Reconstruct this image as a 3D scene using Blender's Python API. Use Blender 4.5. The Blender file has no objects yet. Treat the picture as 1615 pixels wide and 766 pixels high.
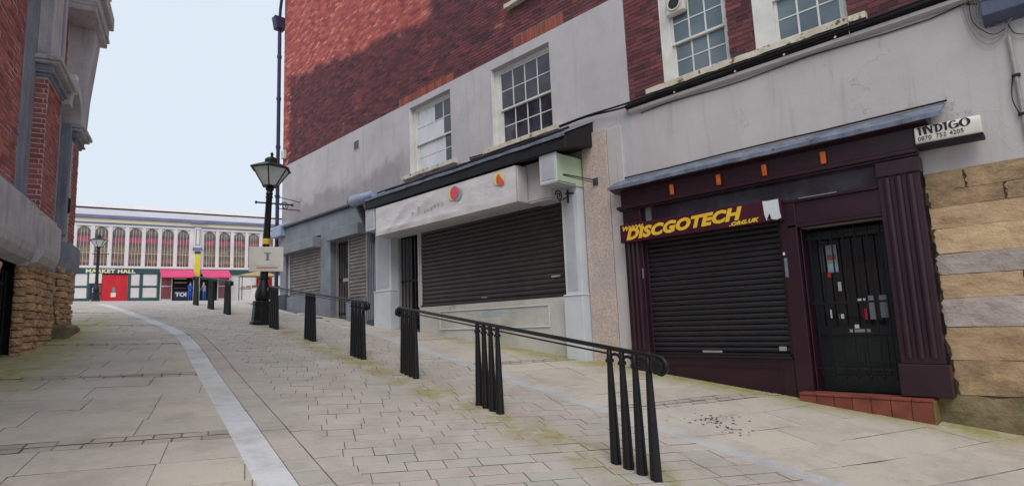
import bpy, bmesh, math, random
from mathutils import Vector, Matrix
R = math.radians
rng = random.Random(7)
sc = bpy.context.scene
col = sc.collection

# ------------------------------------------------------------------ camera
cam_d = bpy.data.cameras.new('camera')
cam = bpy.data.objects.new('camera', cam_d)
col.objects.link(cam)
cam_d.sensor_width = 36.0
cam_d.lens = 900.0 / 1615.0 * 36.0
cam_d.clip_end = 1000
cam_d.clip_start = 0.05
YAW, PITCH, ROLL = R(45.02), R(7.67), R(-2.38)
fw = Vector((math.sin(YAW) * math.cos(PITCH), math.cos(YAW) * math.cos(PITCH), math.sin(PITCH)))
rt = Vector((math.cos(YAW), -math.sin(YAW), 0))
up = rt.cross(fw)
r2 = rt * math.cos(ROLL) + up * math.sin(ROLL)
u2 = up * math.cos(ROLL) - rt * math.sin(ROLL)
cm = Matrix((r2, u2, -fw)).transposed().to_4x4()
cm.translation = Vector((0, 0, 1.6))
cam.matrix_world = cm
sc.camera = cam
# ------------------------------------------------------------------ sky, sun, exposure
SUN_EL, SUN_AZ = R(49), R(224)          # azimuth clockwise from +Y
world = bpy.data.worlds.new('World')
sc.world = world
world.use_nodes = True
wn = world.node_tree
wn.nodes.clear()
wout = wn.nodes.new('ShaderNodeOutputWorld')
sky = wn.nodes.new('ShaderNodeTexSky')
sky.sky_type = 'NISHITA'
sky.sun_disc = False
sky.sun_elevation = SUN_EL
sky.sun_rotation = SUN_AZ
b1 = wn.nodes.new('ShaderNodeBackground'); b1.inputs['Strength'].default_value = 0.05
wn.links.new(sky.outputs[0], b1.inputs['Color'])
b2 = wn.nodes.new('ShaderNodeBackground')   # the even white cloud cover
b2.inputs['Color'].default_value = (0.77, 0.868, 0.975, 1); b2.inputs['Strength'].default_value = 0.93
wm = wn.nodes.new('ShaderNodeMixShader'); wm.inputs[0].default_value = 0.93
wn.links.new(b1.outputs[0], wm.inputs[1]); wn.links.new(b2.outputs[0], wm.inputs[2])
wn.links.new(wm.outputs[0], wout.inputs['Surface'])
sun_d = bpy.data.lights.new('sun', 'SUN')
sun_d.energy = 1.5; sun_d.angle = R(35); sun_d.color = (1.0, 0.925, 0.85)
sun = bpy.data.objects.new('sun', sun_d); col.objects.link(sun)
sd = Vector((math.sin(SUN_AZ) * math.cos(SUN_EL), math.cos(SUN_AZ) * math.cos(SUN_EL), math.sin(SUN_EL)))
sun.rotation_euler = sd.to_track_quat('Z', 'Y').to_euler()
sun.location = (0, 0, 40)
sc.view_settings.view_transform = 'Standard'
sc.view_settings.look = 'None'
sc.view_settings.exposure = 0.12
sc.view_settings.gamma = 1.0
sc.view_settings.use_curve_mapping = False

# ------------------------------------------------------------------ materials
def S(r, g, b):
    f = lambda c: (c / 255 / 12.92) if c / 255 <= .04045 else ((c / 255 + .055) / 1.055) ** 2.4
    return (f(r), f(g), f(b), 1)
class NT:
    def __init__(s, name):
        s.m = bpy.data.materials.new(name); s.m.use_nodes = True
        s.t = s.m.node_tree
        s.bs = s.t.nodes['Principled BSDF']
        s.geo = s.t.nodes.new('ShaderNodeNewGeometry'); s.pos = s.geo.outputs['Position']
        s.oi = None
    def n(s, k): return s.t.nodes.new('ShaderNode' + k)
    def l(s, a, b): s.t.links.new(a, b)
    def noise(s, scale=1., detail=5, rough=.6, stretch=None, seed=0, dist=0):
        v = s.pos
        if stretch or seed:
            mp = s.n('Mapping'); s.l(v, mp.inputs[0])
            mp.inputs['Scale'].default_value = stretch or (1, 1, 1)
            mp.inputs['Location'].default_value = (seed * 7.3, seed * 3.1, seed * 5.7)
            v = mp.outputs[0]
        t = s.n('TexNoise'); s.l(v, t.inputs['Vector'])
        t.inputs['Scale'].default_value = scale; t.inputs['Detail'].default_value = detail
        t.inputs['Roughness'].default_value = rough; t.inputs['Distortion'].default_value = dist
        return t.outputs['Fac']
    def ramp(s, fac, stops, interp='LINEAR'):
        r = s.n('ValToRGB'); s.l(fac, r.inputs[0]); e = r.color_ramp.elements
        r.color_ramp.interpolation = interp
        while len(e) < len(stops): e.new(.5)
        for k, (p, c) in enumerate(stops):
            e[k].position = p; e[k].color = c if len(c) == 4 else (*c, 1)
        return r.outputs['Color']
    def val(s, fac, a, b):       # smooth 0..1 between a and b
        m = s.n('MapRange'); m.interpolation_type = 'SMOOTHSTEP'
        s.l(fac, m.inputs[0]); m.inputs[1].default_value = a; m.inputs[2].default_value = b
        return m.outputs[0]
    def math(s, op, a, b=0.0):
        m = s.n('Math'); m.operation = op
        for k, v in ((0, a), (1, b)):
            if isinstance(v, (int, float)): m.inputs[k].default_value = v
            else: s.l(v, m.inputs[k])
        return m.outputs[0]
    def mix(s, fac, a, b, blend='MIX'):
        m = s.n('Mix'); m.data_type = 'RGBA'; m.blend_type = blend
        for k, v in ((0, fac), (6, a), (7, b)):
            if isinstance(v, (int, float)): m.inputs[k].default_value = v
            elif isinstance(v, tuple): m.inputs[k].default_value = v
            else: s.l(v, m.inputs[k])
        return m.outputs[2]
    def xyz(s):
        x = s.n('SeparateXYZ'); s.l(s.pos, x.inputs[0]); return x.outputs[0], x.outputs[1], x.outputs[2]
    def rnd(s):                  # a number of each object's (or each joined piece's) own
        oi = s.n('ObjectInfo'); at = s.n('Attribute'); at.attribute_name = 'rnd'
        return s.math('FRACT', s.math('ADD', oi.outputs['Random'], at.outputs['Fac']))
    def done(s, c, rough=.8, bump=None, bstr=.3, bdist=.01, spec=.3, metal=0):
        if isinstance(c, tuple): s.bs.inputs['Base Color'].default_value = c
        else: s.l(c, s.bs.inputs['Base Color'])
        if isinstance(rough, (int, float)): s.bs.inputs['Roughness'].default_value = rough
        else: s.l(rough, s.bs.inputs['Roughness'])
        s.bs.inputs['Specular IOR Level'].default_value = spec
        s.bs.inputs['Metallic'].default_value = metal
        if bump is not None:
            b = s.n('Bump'); b.inputs['Strength'].default_value = bstr; b.inputs['Distance'].default_value = bdist
            s.l(bump, b.inputs['Height']); s.l(b.outputs[0], s.bs.inputs['Normal'])
        return s.m
def plain(name, c1, c2=None, scale=4, rough=.6, bump=.2, bscale=60, spec=.3, metal=0, wear=None, rndv=0):
    t = NT(name); c2 = c2 or tuple(x * .75 for x in c1[:3]) + (1,)
    c = t.ramp(t.noise(scale, 6, .65), [(.35, c2), (.65, c1)])
    if wear:
        c = t.mix(t.val(t.noise(wear[1], 8, .7, seed=3), wear[2], wear[2] + .06), c, wear[0])
    if rndv:
        h = t.n('HueSaturation'); t.l(c, h.inputs['Color'])
        t.l(t.math('ADD', t.math('MULTIPLY', t.rnd(), 2 * rndv), 1 - rndv), h.inputs['Value']); c = h.outputs[0]
    return t.done(c, rough, t.noise(bscale, 4, .6, seed=2), bump, .004, spec, metal)
MT = {}
def render_mat(name, base, dark, streak, blotch):
    t = NT(name)
    c = t.ramp(t.noise(.9, 8, .65), [(.3, dark), (.62, base)])
    c = t.mix(t.math('MULTIPLY', t.val(t.noise(1.1, 6, .7, (5, 5, .35), 2), .52, .78), .55), c, streak)
    c = t.mix(t.math('MULTIPLY', t.val(t.noise(.55, 9, .75, None, 5), .56, .72), .5), c, blotch)
    c = t.mix(t.math('MULTIPLY', t.val(t.noise(26, 3, .5, None, 8), .68, .76), .35), c, dark)
    c = t.mix(t.math('MULTIPLY', t.val(t.noise(2.0, 7, .75, (9, 9, .22), 14), .60, .72), .5), c, streak)
    vo = t.n('TexVoronoi'); vo.feature = 'DISTANCE_TO_EDGE'; vo.inputs['Scale'].default_value = .55
    wv = t.n('VectorMath'); wv.operation = 'ADD'; tn = t.n('TexNoise'); t.l(t.pos, tn.inputs['Vector']); tn.inputs['Scale'].default_value = 3.; tn.inputs['Detail'].default_value = 6
    t.l(t.pos, wv.inputs[0]); t.l(tn.outputs['Color'], wv.inputs[1]); t.l(wv.outputs[0], vo.inputs['Vector'])
    c = t.mix(t.math('MULTIPLY', t.math('MULTIPLY', t.val(vo.outputs['Distance'], .006, .001), t.val(t.noise(.9, 4, .6, None, 15), .5, .62)), .36), c, S(108, 100, 98))
    if name == 'grey_render':      # old soot bloom left by a lower roof above the far shop
        x, y, z = t.xyz()
        d = t.math('ADD', t.math('SUBTRACT', z, t.math('ADD', t.math('MULTIPLY', y, -.02), 6.15)), t.math('MULTIPLY', t.math('SUBTRACT', t.noise(.8, 7, .7, None, 11), .5), 2.2))
        k = t.math('MULTIPLY', t.val(d, .25, -.25), t.val(y, 11.4, 12.6))
        c = t.mix(t.math('MULTIPLY', k, t.math('ADD', t.math('MULTIPLY', t.noise(14, 6, .8, None, 12), .7), .1)), c, S(112, 104, 108))
    b = t.math('ADD', t.noise(3, 4, .5, None, 6), t.math('MULTIPLY', t.noise(70, 3, .5, None, 4), .3))
    return t.done(c, .9, b, .35, .02, .2)
MT['renderB'] = render_mat('grey_render', S(194, 190, 193), S(178, 173, 177), S(152, 144, 148), S(164, 156, 160))
MT['renderA'] = render_mat('cream_render', S(197, 191, 190), S(184, 177, 177), S(160, 150, 144), S(190, 178, 166))
t = NT('roughcast')
c = t.ramp(t.noise(28, 6, .8), [(.3, S(150, 132, 124)), (.5, S(200, 182, 172)), (.7, S(222, 208, 200))])
c = t.mix(t.math('MULTIPLY', t.val(t.noise(1.2, 6, .7, None, 3), .45, .65), .6), c, S(170, 166, 172))
MT['roughcast'] = t.done(c, .95, t.noise(55, 4, .7), .8, .015, .15)
def brick_mat(name, pal, soot=None):
    t = NT(name); r = t.rnd()
    c = t.ramp(r, [(k / max(1, len(pal) - 1), p) for k, p in enumerate(pal)])
    c = t.mix(t.math('MULTIPLY', t.noise(22, 6, .7), .5), c, S(84, 64, 66))
    if soot: c = soot(t, c, r)
    b = t.math('ADD', t.noise(40, 5, .7), t.noise(140, 2, .5))
    return t.done(c, .92, b, .5, .006, .15)
def soot_b(t, c, r):
    x, y, z = t.xyz()
    # soot covers everything below an old roof line; the rebuilt part above it is a fresher red
    line = t.math('ADD', t.math('MULTIPLY', y, .155), 7.5)
    d = t.math('ADD', t.math('SUBTRACT', z, line), t.math('MULTIPLY', t.math('SUBTRACT', t.noise(1.3, 6, .6), .5), 1.1))
    up_ = t.math('MULTIPLY', t.val(d, -.12, .12), t.val(t.math('ADD', y, t.math('MULTIPLY', t.noise(.9, 5), 1.2)), 11.3, 11.8))
    quoin = t.val(t.math('ADD', y, t.math('MULTIPLY', r, .4)), 19.25, 19.45)
    red = t.math('MAXIMUM', up_, quoin)
    patch = t.val(t.noise(.8, 5, .65, None, 4), .58, .68)
    red = t.math('MAXIMUM', red, t.math('MULTIPLY', patch, .4))
    fresh = t.ramp(r, [(0, S(190, 104, 98)), (.3, S(164, 82, 84)), (.55, S(204, 118, 104)), (.8, S(146, 76, 82)), (1, S(214, 148, 132))])
    return t.mix(red, c, fresh)
DARKB = [S(108, 70, 76), S(130, 76, 80), S(88, 62, 72), S(146, 84, 84), S(74, 54, 64), S(120, 80, 86)]
MT['brickB'] = brick_mat('sooty_brick', DARKB, soot_b)
MT['brickA'] = brick_mat('purple_brick', [S(126, 74, 78), S(94, 60, 66), S(146, 84, 84), S(74, 54, 60), S(134, 76, 80), S(108, 68, 74)])
MT['brickO'] = brick_mat('orange_brick', [S(166, 94, 80), S(184, 106, 86), S(142, 80, 74), S(174, 102, 88)])
MT['brickL'] = brick_mat('red_brick', [S(190, 108, 102), S(166, 92, 90), S(204, 124, 114), S(146, 82, 84), S(180, 110, 106)])
MT['mortarB'] = plain('mortar_dark', S(142, 118, 118), S(100, 82, 84), 6, .95)
MT['mortarL'] = plain('mortar_light', S(226, 212, 206), S(200, 184, 178), 6, .95)
def stone_mat(name, c1, c2, c3, sc_=2.2):
    t = NT(name); r = t.rnd()
    c = t.ramp(t.noise(sc_, 8, .72, (1, 1, 1.7)), [(.30, c3), (.43, c2), (.60, c1)])
    c = t.mix(t.math('MULTIPLY', t.val(t.noise(4, 8, .75, (1, 1, 1.8), 4), .54, .7), .55), c, c3)
    c = t.mix(t.math('MULTIPLY', t.val(t.noise(18, 6, .75, None, 6), .56, .66), .5), c, c2)
    h = t.n('HueSaturation'); t.l(c, h.inputs['Color'])
    t.l(t.math('ADD', t.math('MULTIPLY', r, .3), .85), h.inputs['Value'])
    b = t.math('ADD', t.noise(5, 7, .68, (1, 1, 1.5)), t.math('MULTIPLY', t.noise(60, 4, .6), .12))
    return t.done(h.outputs[0], .92, b, .8, .05, .15)
MT['ochre'] = stone_mat('ochre_stone', S(202, 174, 140), S(184, 155, 122), S(150, 124, 100))
MT['ochred'] = stone_mat('weathered_ochre_stone', S(184, 154, 118), S(146, 124, 100), S(106, 94, 76))
MT['greys'] = stone_mat('grey_stone', S(186, 174, 166), S(168, 154, 148), S(134, 120, 114))
MT['mossy'] = stone_mat('mossy_stone', S(140, 124, 98), S(110, 100, 76), S(84, 88, 48))
MT['rubble'] = stone_mat('rubble_stone', S(206, 170, 134), S(174, 140, 110), S(128, 104, 88), 6)
def masonry(name, c1, c2, soot):
    t = NT(name)
    c = t.ramp(t.noise(2.2, 9, .72), [(.34, c2), (.62, c1)])
    c = t.mix(t.math('MULTIPLY', t.val(t.noise(1.6, 8, .75, (4, 4, .4), 3), .48, .70), .7), c, soot)
    c = t.mix(t.math('MULTIPLY', t.val(t.noise(30, 5, .7, None, 6), .56, .70), .4), c, soot)
    b = t.math('ADD', t.noise(7, 7, .7), t.math('MULTIPLY', t.noise(60, 4, .6), .25))
    return t.done(c, .92, b, .6, .02, .15)
MT['dress'] = masonry('dressed_stone', S(200, 193, 194), S(174, 167, 171), S(124, 118, 122))
MT['bluestone'] = masonry('blue_grey_stone', S(152, 154, 165), S(128, 130, 143), S(92, 92, 104))
def moss_layer(t, c):
    x, y, z = t.xyz()
    n1 = t.val(t.noise(2.4, 7, .7, None, 9), .38, .62)
    wall = t.math('SUBTRACT', x, t.math('ADD', t.math('MULTIPLY', y, .277), -2.3))
    m1 = t.math('MULTIPLY', t.val(wall, 1.25, .1), t.math('MULTIPLY', t.val(y, 7.0, 10.2), t.val(y, 19., 15.)))
    rail = t.math('ABSOLUTE', t.math('SUBTRACT', x, t.math('ADD', t.math('MULTIPLY', y, .137), 3.72)))
    m2 = t.math('MULTIPLY', t.math('MULTIPLY', t.val(rail, .55, .02), .85), t.math('MULTIPLY', t.val(y, 16.5, 13), n1))
    m3 = t.math('MULTIPLY', t.math('MULTIPLY', t.val(x, 7.35, 8.0), .95), t.math('MULTIPLY', t.val(y, 12, 8), t.math('ADD', t.math('MULTIPLY', n1, .5), .5)))
    m = t.math('MAXIMUM', t.math('MULTIPLY', m1, t.math('ADD', t.math('MULTIPLY', n1, .45), .55)), t.math('MAXIMUM', m2, m3))
    return t.mix(t.math('MULTIPLY', m, .9), c, t.ramp(t.noise(14, 5, .7, None, 2), [(.35, S(126, 120, 58)), (.65, S(158, 152, 78))]))
def pave(name, pal, rough=.9, var=.12, bs=.4):
    t = NT(name); r = t.rnd()
    c = t.ramp(r, [(k / max(1, len(pal) - 1), p) for k, p in enumerate(pal)])
    c = t.mix(t.math('MULTIPLY', t.val(t.noise(1.7, 8, .75), .42, .66), .48), c, S(150, 140, 129))
    c = t.mix(t.math('MULTIPLY', t.val(t.noise(.7, 6, .65, None, 6), .5, .64), .32), c, S(196, 190, 182))
    c = t.mix(t.math('MULTIPLY', t.val(t.noise(45, 4, .7, None, 5), .58, .72), .5), c, S(104, 95, 87))
    c = t.mix(t.math('MULTIPLY', t.val(t.noise(3.2, 9, .78, None, 13), .60, .70), .45), c, S(118, 108, 100))
    vo = t.n('TexVoronoi'); t.l(t.pos, vo.inputs['Vector']); vo.inputs['Scale'].default_value = 2.6
    c = t.mix(t.math('MULTIPLY', t.val(vo.outputs['Distance'], .075, .045), .45), c, S(208, 202, 194))
    c = moss_layer(t, c)
    b = t.math('ADD', t.noise(8, 5, .6), t.math('MULTIPLY', t.noise(90, 3, .5), .5))
    return t.done(c, rough, b, bs, .006, .25)
MT['slab'] = pave('concrete_slab', [S(192, 182, 170), S(188, 179, 168), S(196, 185, 172), S(184, 175, 165), S(194, 182, 168)])
MT['sett'] = pave('stone_sett', [S(180, 170, 160), S(170, 158, 150), S(186, 174, 164), S(158, 150, 144)])
MT['paver'] = pave('mixed_paver', [S(182, 174, 165), S(187, 173, 165), S(177, 171, 163), S(189, 176, 168), S(174, 170, 162), S(184, 177, 168)])
MT['strip'] = pave('pale_granite', [S(206, 206, 208), S(212, 212, 214), S(198, 199, 203)], bs=.2)
MT['bluestrip'] = pave('bluish_channel', [S(186, 188, 192), S(178, 181, 186)], bs=.2)
t = NT('paving_base')
br = t.n('TexBrick'); mp = t.n('Mapping'); t.l(t.pos, mp.inputs[0]); mp.inputs['Rotation'].default_value = (0, 0, R(20))
t.l(mp.outputs[0], br.inputs['Vector'])
for k, v in (('Scale', 1.0), ('Mortar Size', .012), ('Brick Width', .6), ('Row Height', .3)): br.inputs[k].default_value = v
br.inputs['Color1'].default_value = S(186, 180, 172); br.inputs['Color2'].default_value = S(176, 169, 162); br.inputs['Mortar'].default_value = S(140, 132, 124)
x, y, z = t.xyz()
near = t.val(y, 22.7, 22.4)
c = t.mix(t.math('MULTIPLY', t.noise(.6, 7, .7), .5), br.outputs['Color'], S(160, 153, 146))
jc = t.ramp(t.noise(5, 6, .7), [(.3, S(70, 62, 57)), (.5, S(108, 98, 90)), (.7, S(146, 136, 126))])
c = t.mix(near, c, moss_layer(t, jc))
MT['base'] = t.done(c, .95, t.noise(40, 4), .3, .01, .2)
t = NT('joint_dirt')
MT['joint'] = t.done(t.ramp(t.noise(1.6, 5, .6), [(.36, S(72, 63, 58)), (.5, S(118, 107, 98)), (.62, S(164, 153, 143))]), .95)
t = NT('dark_joint_dirt')
MT['jointd'] = t.done(t.ramp(t.noise(3, 5, .6), [(.35, S(58, 50, 46)), (.65, S(104, 92, 84))]), .95)
MT['earth'] = plain('earth_joint', S(84, 70, 58), S(62, 52, 44), 5, .95)
MT['white'] = plain('cream_paint', S(222, 221, 217), S(206, 204, 198), 3, .55, .15, 40, .35)
MT['sill'] = plain('flaking_sill', S(218, 212, 196), S(196, 186, 164), 4, .85, .6, 50, .2, wear=(S(122, 84, 62), 7, .55))
def glass(name, c, c2, rough=.06, sc_=3, spec=.6):
    t = NT(name)
    k = t.ramp(t.noise(sc_, 4, .5), [(.4, c2), (.6, c)])
    return t.done(k, rough, t.noise(2.5, 2, .5), .05, .02, spec)
MT['glassd'] = glass('dark_glass', S(62, 62, 74), S(40, 38, 48))
MT['glasst'] = glass('frosted_teal_glass', S(112, 126, 134), S(88, 104, 114), .2, 1.2)
MT['glassk'] = glass('door_glass', S(26, 27, 31), S(18, 18, 22))
MT['paper'] = plain('white_blind', S(214, 216, 222), S(200, 202, 210), 2, .7)
MT['glassw'] = glass('backed_glass', S(206, 208, 216), S(190, 194, 204), .12, 1.5)
MT['black'] = plain('black_paint', S(22, 21, 24), S(15, 15, 17), 8, .42, .2, 50, .4, wear=(S(96, 96, 98), 16, .70))
MT['shutterA'] = plain('black_shutter', S(31, 28, 32), S(23, 21, 25), 3, .45, .1, 60, .45, wear=(S(72, 68, 68), 9, .66))
MT['shutterB'] = plain('brown_shutter', S(58, 50, 51), S(44, 38, 40), 3, .45, .1, 60, .45, wear=(S(92, 84, 84), 9, .64))
MT['shutterC'] = plain('grey_shutter', S(128, 118, 112), S(100, 92, 92), 3, .45, .1, 60, .45, wear=(S(168, 164, 168), 5, .6))
MT['purple'] = plain('aubergine_paint', S(50, 22, 34), S(38, 17, 27), 3, .34, .3, 25, .45, wear=(S(92, 62, 74), 10, .66))
MT['signp'] = plain('sign_maroon', S(72, 26, 44), S(58, 22, 36), 2, .4)
MT['lead'] = plain('lead_sheet', S(126, 134, 152), S(88, 94, 110), 5, .6, .4, 20, .4, wear=(S(60, 62, 68), 6, .60))
MT['leadb'] = plain('pale_lead_roll', S(162, 172, 194), S(134, 146, 172), 4, .55, .3, 20, .35)
MT['orange'] = plain('orange_lens', S(206, 104, 46), S(176, 80, 36), 12, .3)
MT['yellow'] = plain('sign_yellow', S(240, 196, 62), S(222, 176, 48), 8, .5)
MT['redtile'] = plain('red_tile', S(134, 76, 63), S(112, 62, 53), 5, .8, .4, 40, .2, rndv=.12)
MT['mossend'] = plain('mossy_red_tile', S(128, 112, 70), S(108, 84, 58), 9, .9, .4, 40, .2)
MT['signw'] = plain('sign_white', S(226, 222, 212), S(212, 206, 194), 3, .4)
MT['ink'] = plain('black_ink', S(34, 32, 40), S(28, 26, 32), 6, .5)
t = NT('banner_cloth')
c = t.ramp(t.noise(1.6, 5, .6), [(.35, S(206, 200, 202)), (.65, S(224, 220, 222))])
MT['banner'] = t.done(c, .6, t.noise(1.6, 3, .5, (1, 1.0, 2.4), 2, 1.2), .35, .05, .3)
MT['paleblue'] = plain('pale_blue_paint', S(208, 212, 216), S(192, 197, 202), 1.5, .6, .2, 40, .3, wear=(S(140, 142, 134), 2.2, .66))
MT['greyblue'] = plain('grey_panel', S(184, 186, 192), S(170, 173, 180), 2, .6)
MT['palegreen'] = plain('pale_green_paint', S(190, 204, 170), S(172, 188, 152), 2, .65)
MT['offwhite'] = plain('dirty_white_paint', S(200, 194, 192), S(182, 174, 174), 1.5, .7)
MT['riser'] = plain('stained_riser', S(198, 196, 190), S(172, 170, 160), 1.3, .8, .3, 40, .2, wear=(S(128, 126, 98), 1.6, .60))
MT['slate'] = plain('slate_blue_paint', S(136, 140, 148), S(114, 118, 126), 1.6, .6, .2, 40, .3)
MT['slated'] = plain('dark_slate_paint', S(78, 82, 92), S(62, 66, 76), 1.6, .6, .2, 40, .3)
MT['bluetext'] = plain('faded_blue_print', S(130, 178, 196), S(150, 186, 200), 20, .6)
MT['greytext'] = plain('faded_grey_print', S(158, 154, 160), S(176, 172, 178), 12, .6)
MT['pink'] = plain('pink_disc', S(228, 96, 110), S(216, 78, 96), 10, .6)
MT['tealc'] = plain('teal_disc', S(150, 178, 180), S(128, 158, 166), 10, .6)
MT['yelc'] = plain('yellow_disc', S(222, 210, 134), S(228, 218, 160), 10, .6)
MT['orc'] = plain('orange_disc', S(224, 104, 74), S(206, 84, 60), 10, .6)
MT['bronze'] = plain('door_dark_green', S(26, 34, 34), S(18, 22, 24), 3, .4, .2, 30, .4)
MT['steel'] = plain('galvanised_conduit', S(168, 164, 160), S(140, 136, 134), 6, .5, .2, 40, .4, .2)
MT['bluebox'] = plain('blue_grey_casing', S(92, 98, 122), S(74, 80, 102), 3, .5)
MT['pipe'] = plain('violet_black_pipe', S(62, 56, 92), S(46, 42, 66), 4, .5)
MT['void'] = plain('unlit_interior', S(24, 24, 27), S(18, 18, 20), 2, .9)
MT['cable'] = plain('black_cable', S(38, 36, 38), S(28, 27, 29), 6, .6)
MT['plastic'] = plain('aged_white_plastic', S(212, 208, 198), S(196, 190, 178), 5, .5)
MT['lgls'] = plain('lantern_pane', S(206, 208, 206), S(190, 194, 190), 3, .2)
MT['leaf'] = plain('dead_leaf', S(84, 72, 66), S(60, 52, 48), 20, .9)
# market hall
MT['hwhite'] = plain('hall_white', S(222, 216, 214), S(208, 202, 202), .8, .6)
MT['hgreen'] = plain('hall_green', S(52, 84, 84), S(44, 72, 74), 1, .6)
MT['hred'] = plain('hall_red', S(206, 42, 52), S(186, 34, 46), 1.5, .5)
MT['hblue'] = plain('hall_slate_blue', S(120, 124, 154), S(104, 108, 140), .8, .6)
MT['hyel'] = plain('hall_pale_yellow', S(224, 220, 176), S(226, 212, 190), .7, .6)
MT['hyellow'] = plain('hall_yellow', S(226, 202, 52), S(212, 186, 44), .8, .6)
MT['hroof'] = plain('hall_roof', S(196, 192, 196), S(182, 178, 184), .5, .7)
MT['awn'] = plain('pink_awning', S(222, 84, 130), S(206, 70, 116), 1, .7)
t = NT('stall_seen_through_glass')
x, y, z = t.xyz()
zz = t.math('ADD', z, t.math('MULTIPLY', t.noise(1.2, 3), .5))
c = t.ramp(t.math('MULTIPLY', t.math('SUBTRACT', zz, 8.0), 1 / 4.2),
           [(0, S(140, 60, 62)), (.13, S(96, 62, 62)), (.2, S(150, 122, 92)), (.3, S(112, 84, 74)), (.45, S(142, 120, 88)),
            (.6, S(96, 74, 78)), (.66, S(186, 80, 100)), (.73, S(168, 70, 90)), (.76, S(74, 64, 64)), (.84, S(118, 108, 96)), (1, S(132, 122, 110))])
c = t.mix(t.math('MULTIPLY', t.val(t.noise(2.6, 5, .7, None, 3), .45, .62), .6), c, S(82, 66, 66))
MT['hwin'] = t.done(c, .2, None, 0, 0, .5)
MT['skin'] = plain('skin', S(206, 160, 138), S(190, 144, 122), 20, .6)
MT['bluecloth'] = plain('blue_cloth', S(46, 98, 192), S(36, 82, 170), 8, .8)
MT['greycloth'] = plain('grey_cloth', S(140, 140, 152), S(116, 116, 130), 12, .8)
MT['navycloth'] = plain('navy_cloth', S(44, 54, 84), S(36, 44, 70), 8, .8)
MT['hair'] = plain('brown_hair', S(92, 72, 60), S(70, 54, 46), 20, .8)
MT['tan'] = plain('tan_canopy', S(196, 178, 140), S(178, 158, 120), 2, .8)
MT['redcl'] = plain('red_stall_cloth', S(222, 82, 58), S(200, 66, 50), 3, .8)

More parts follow.
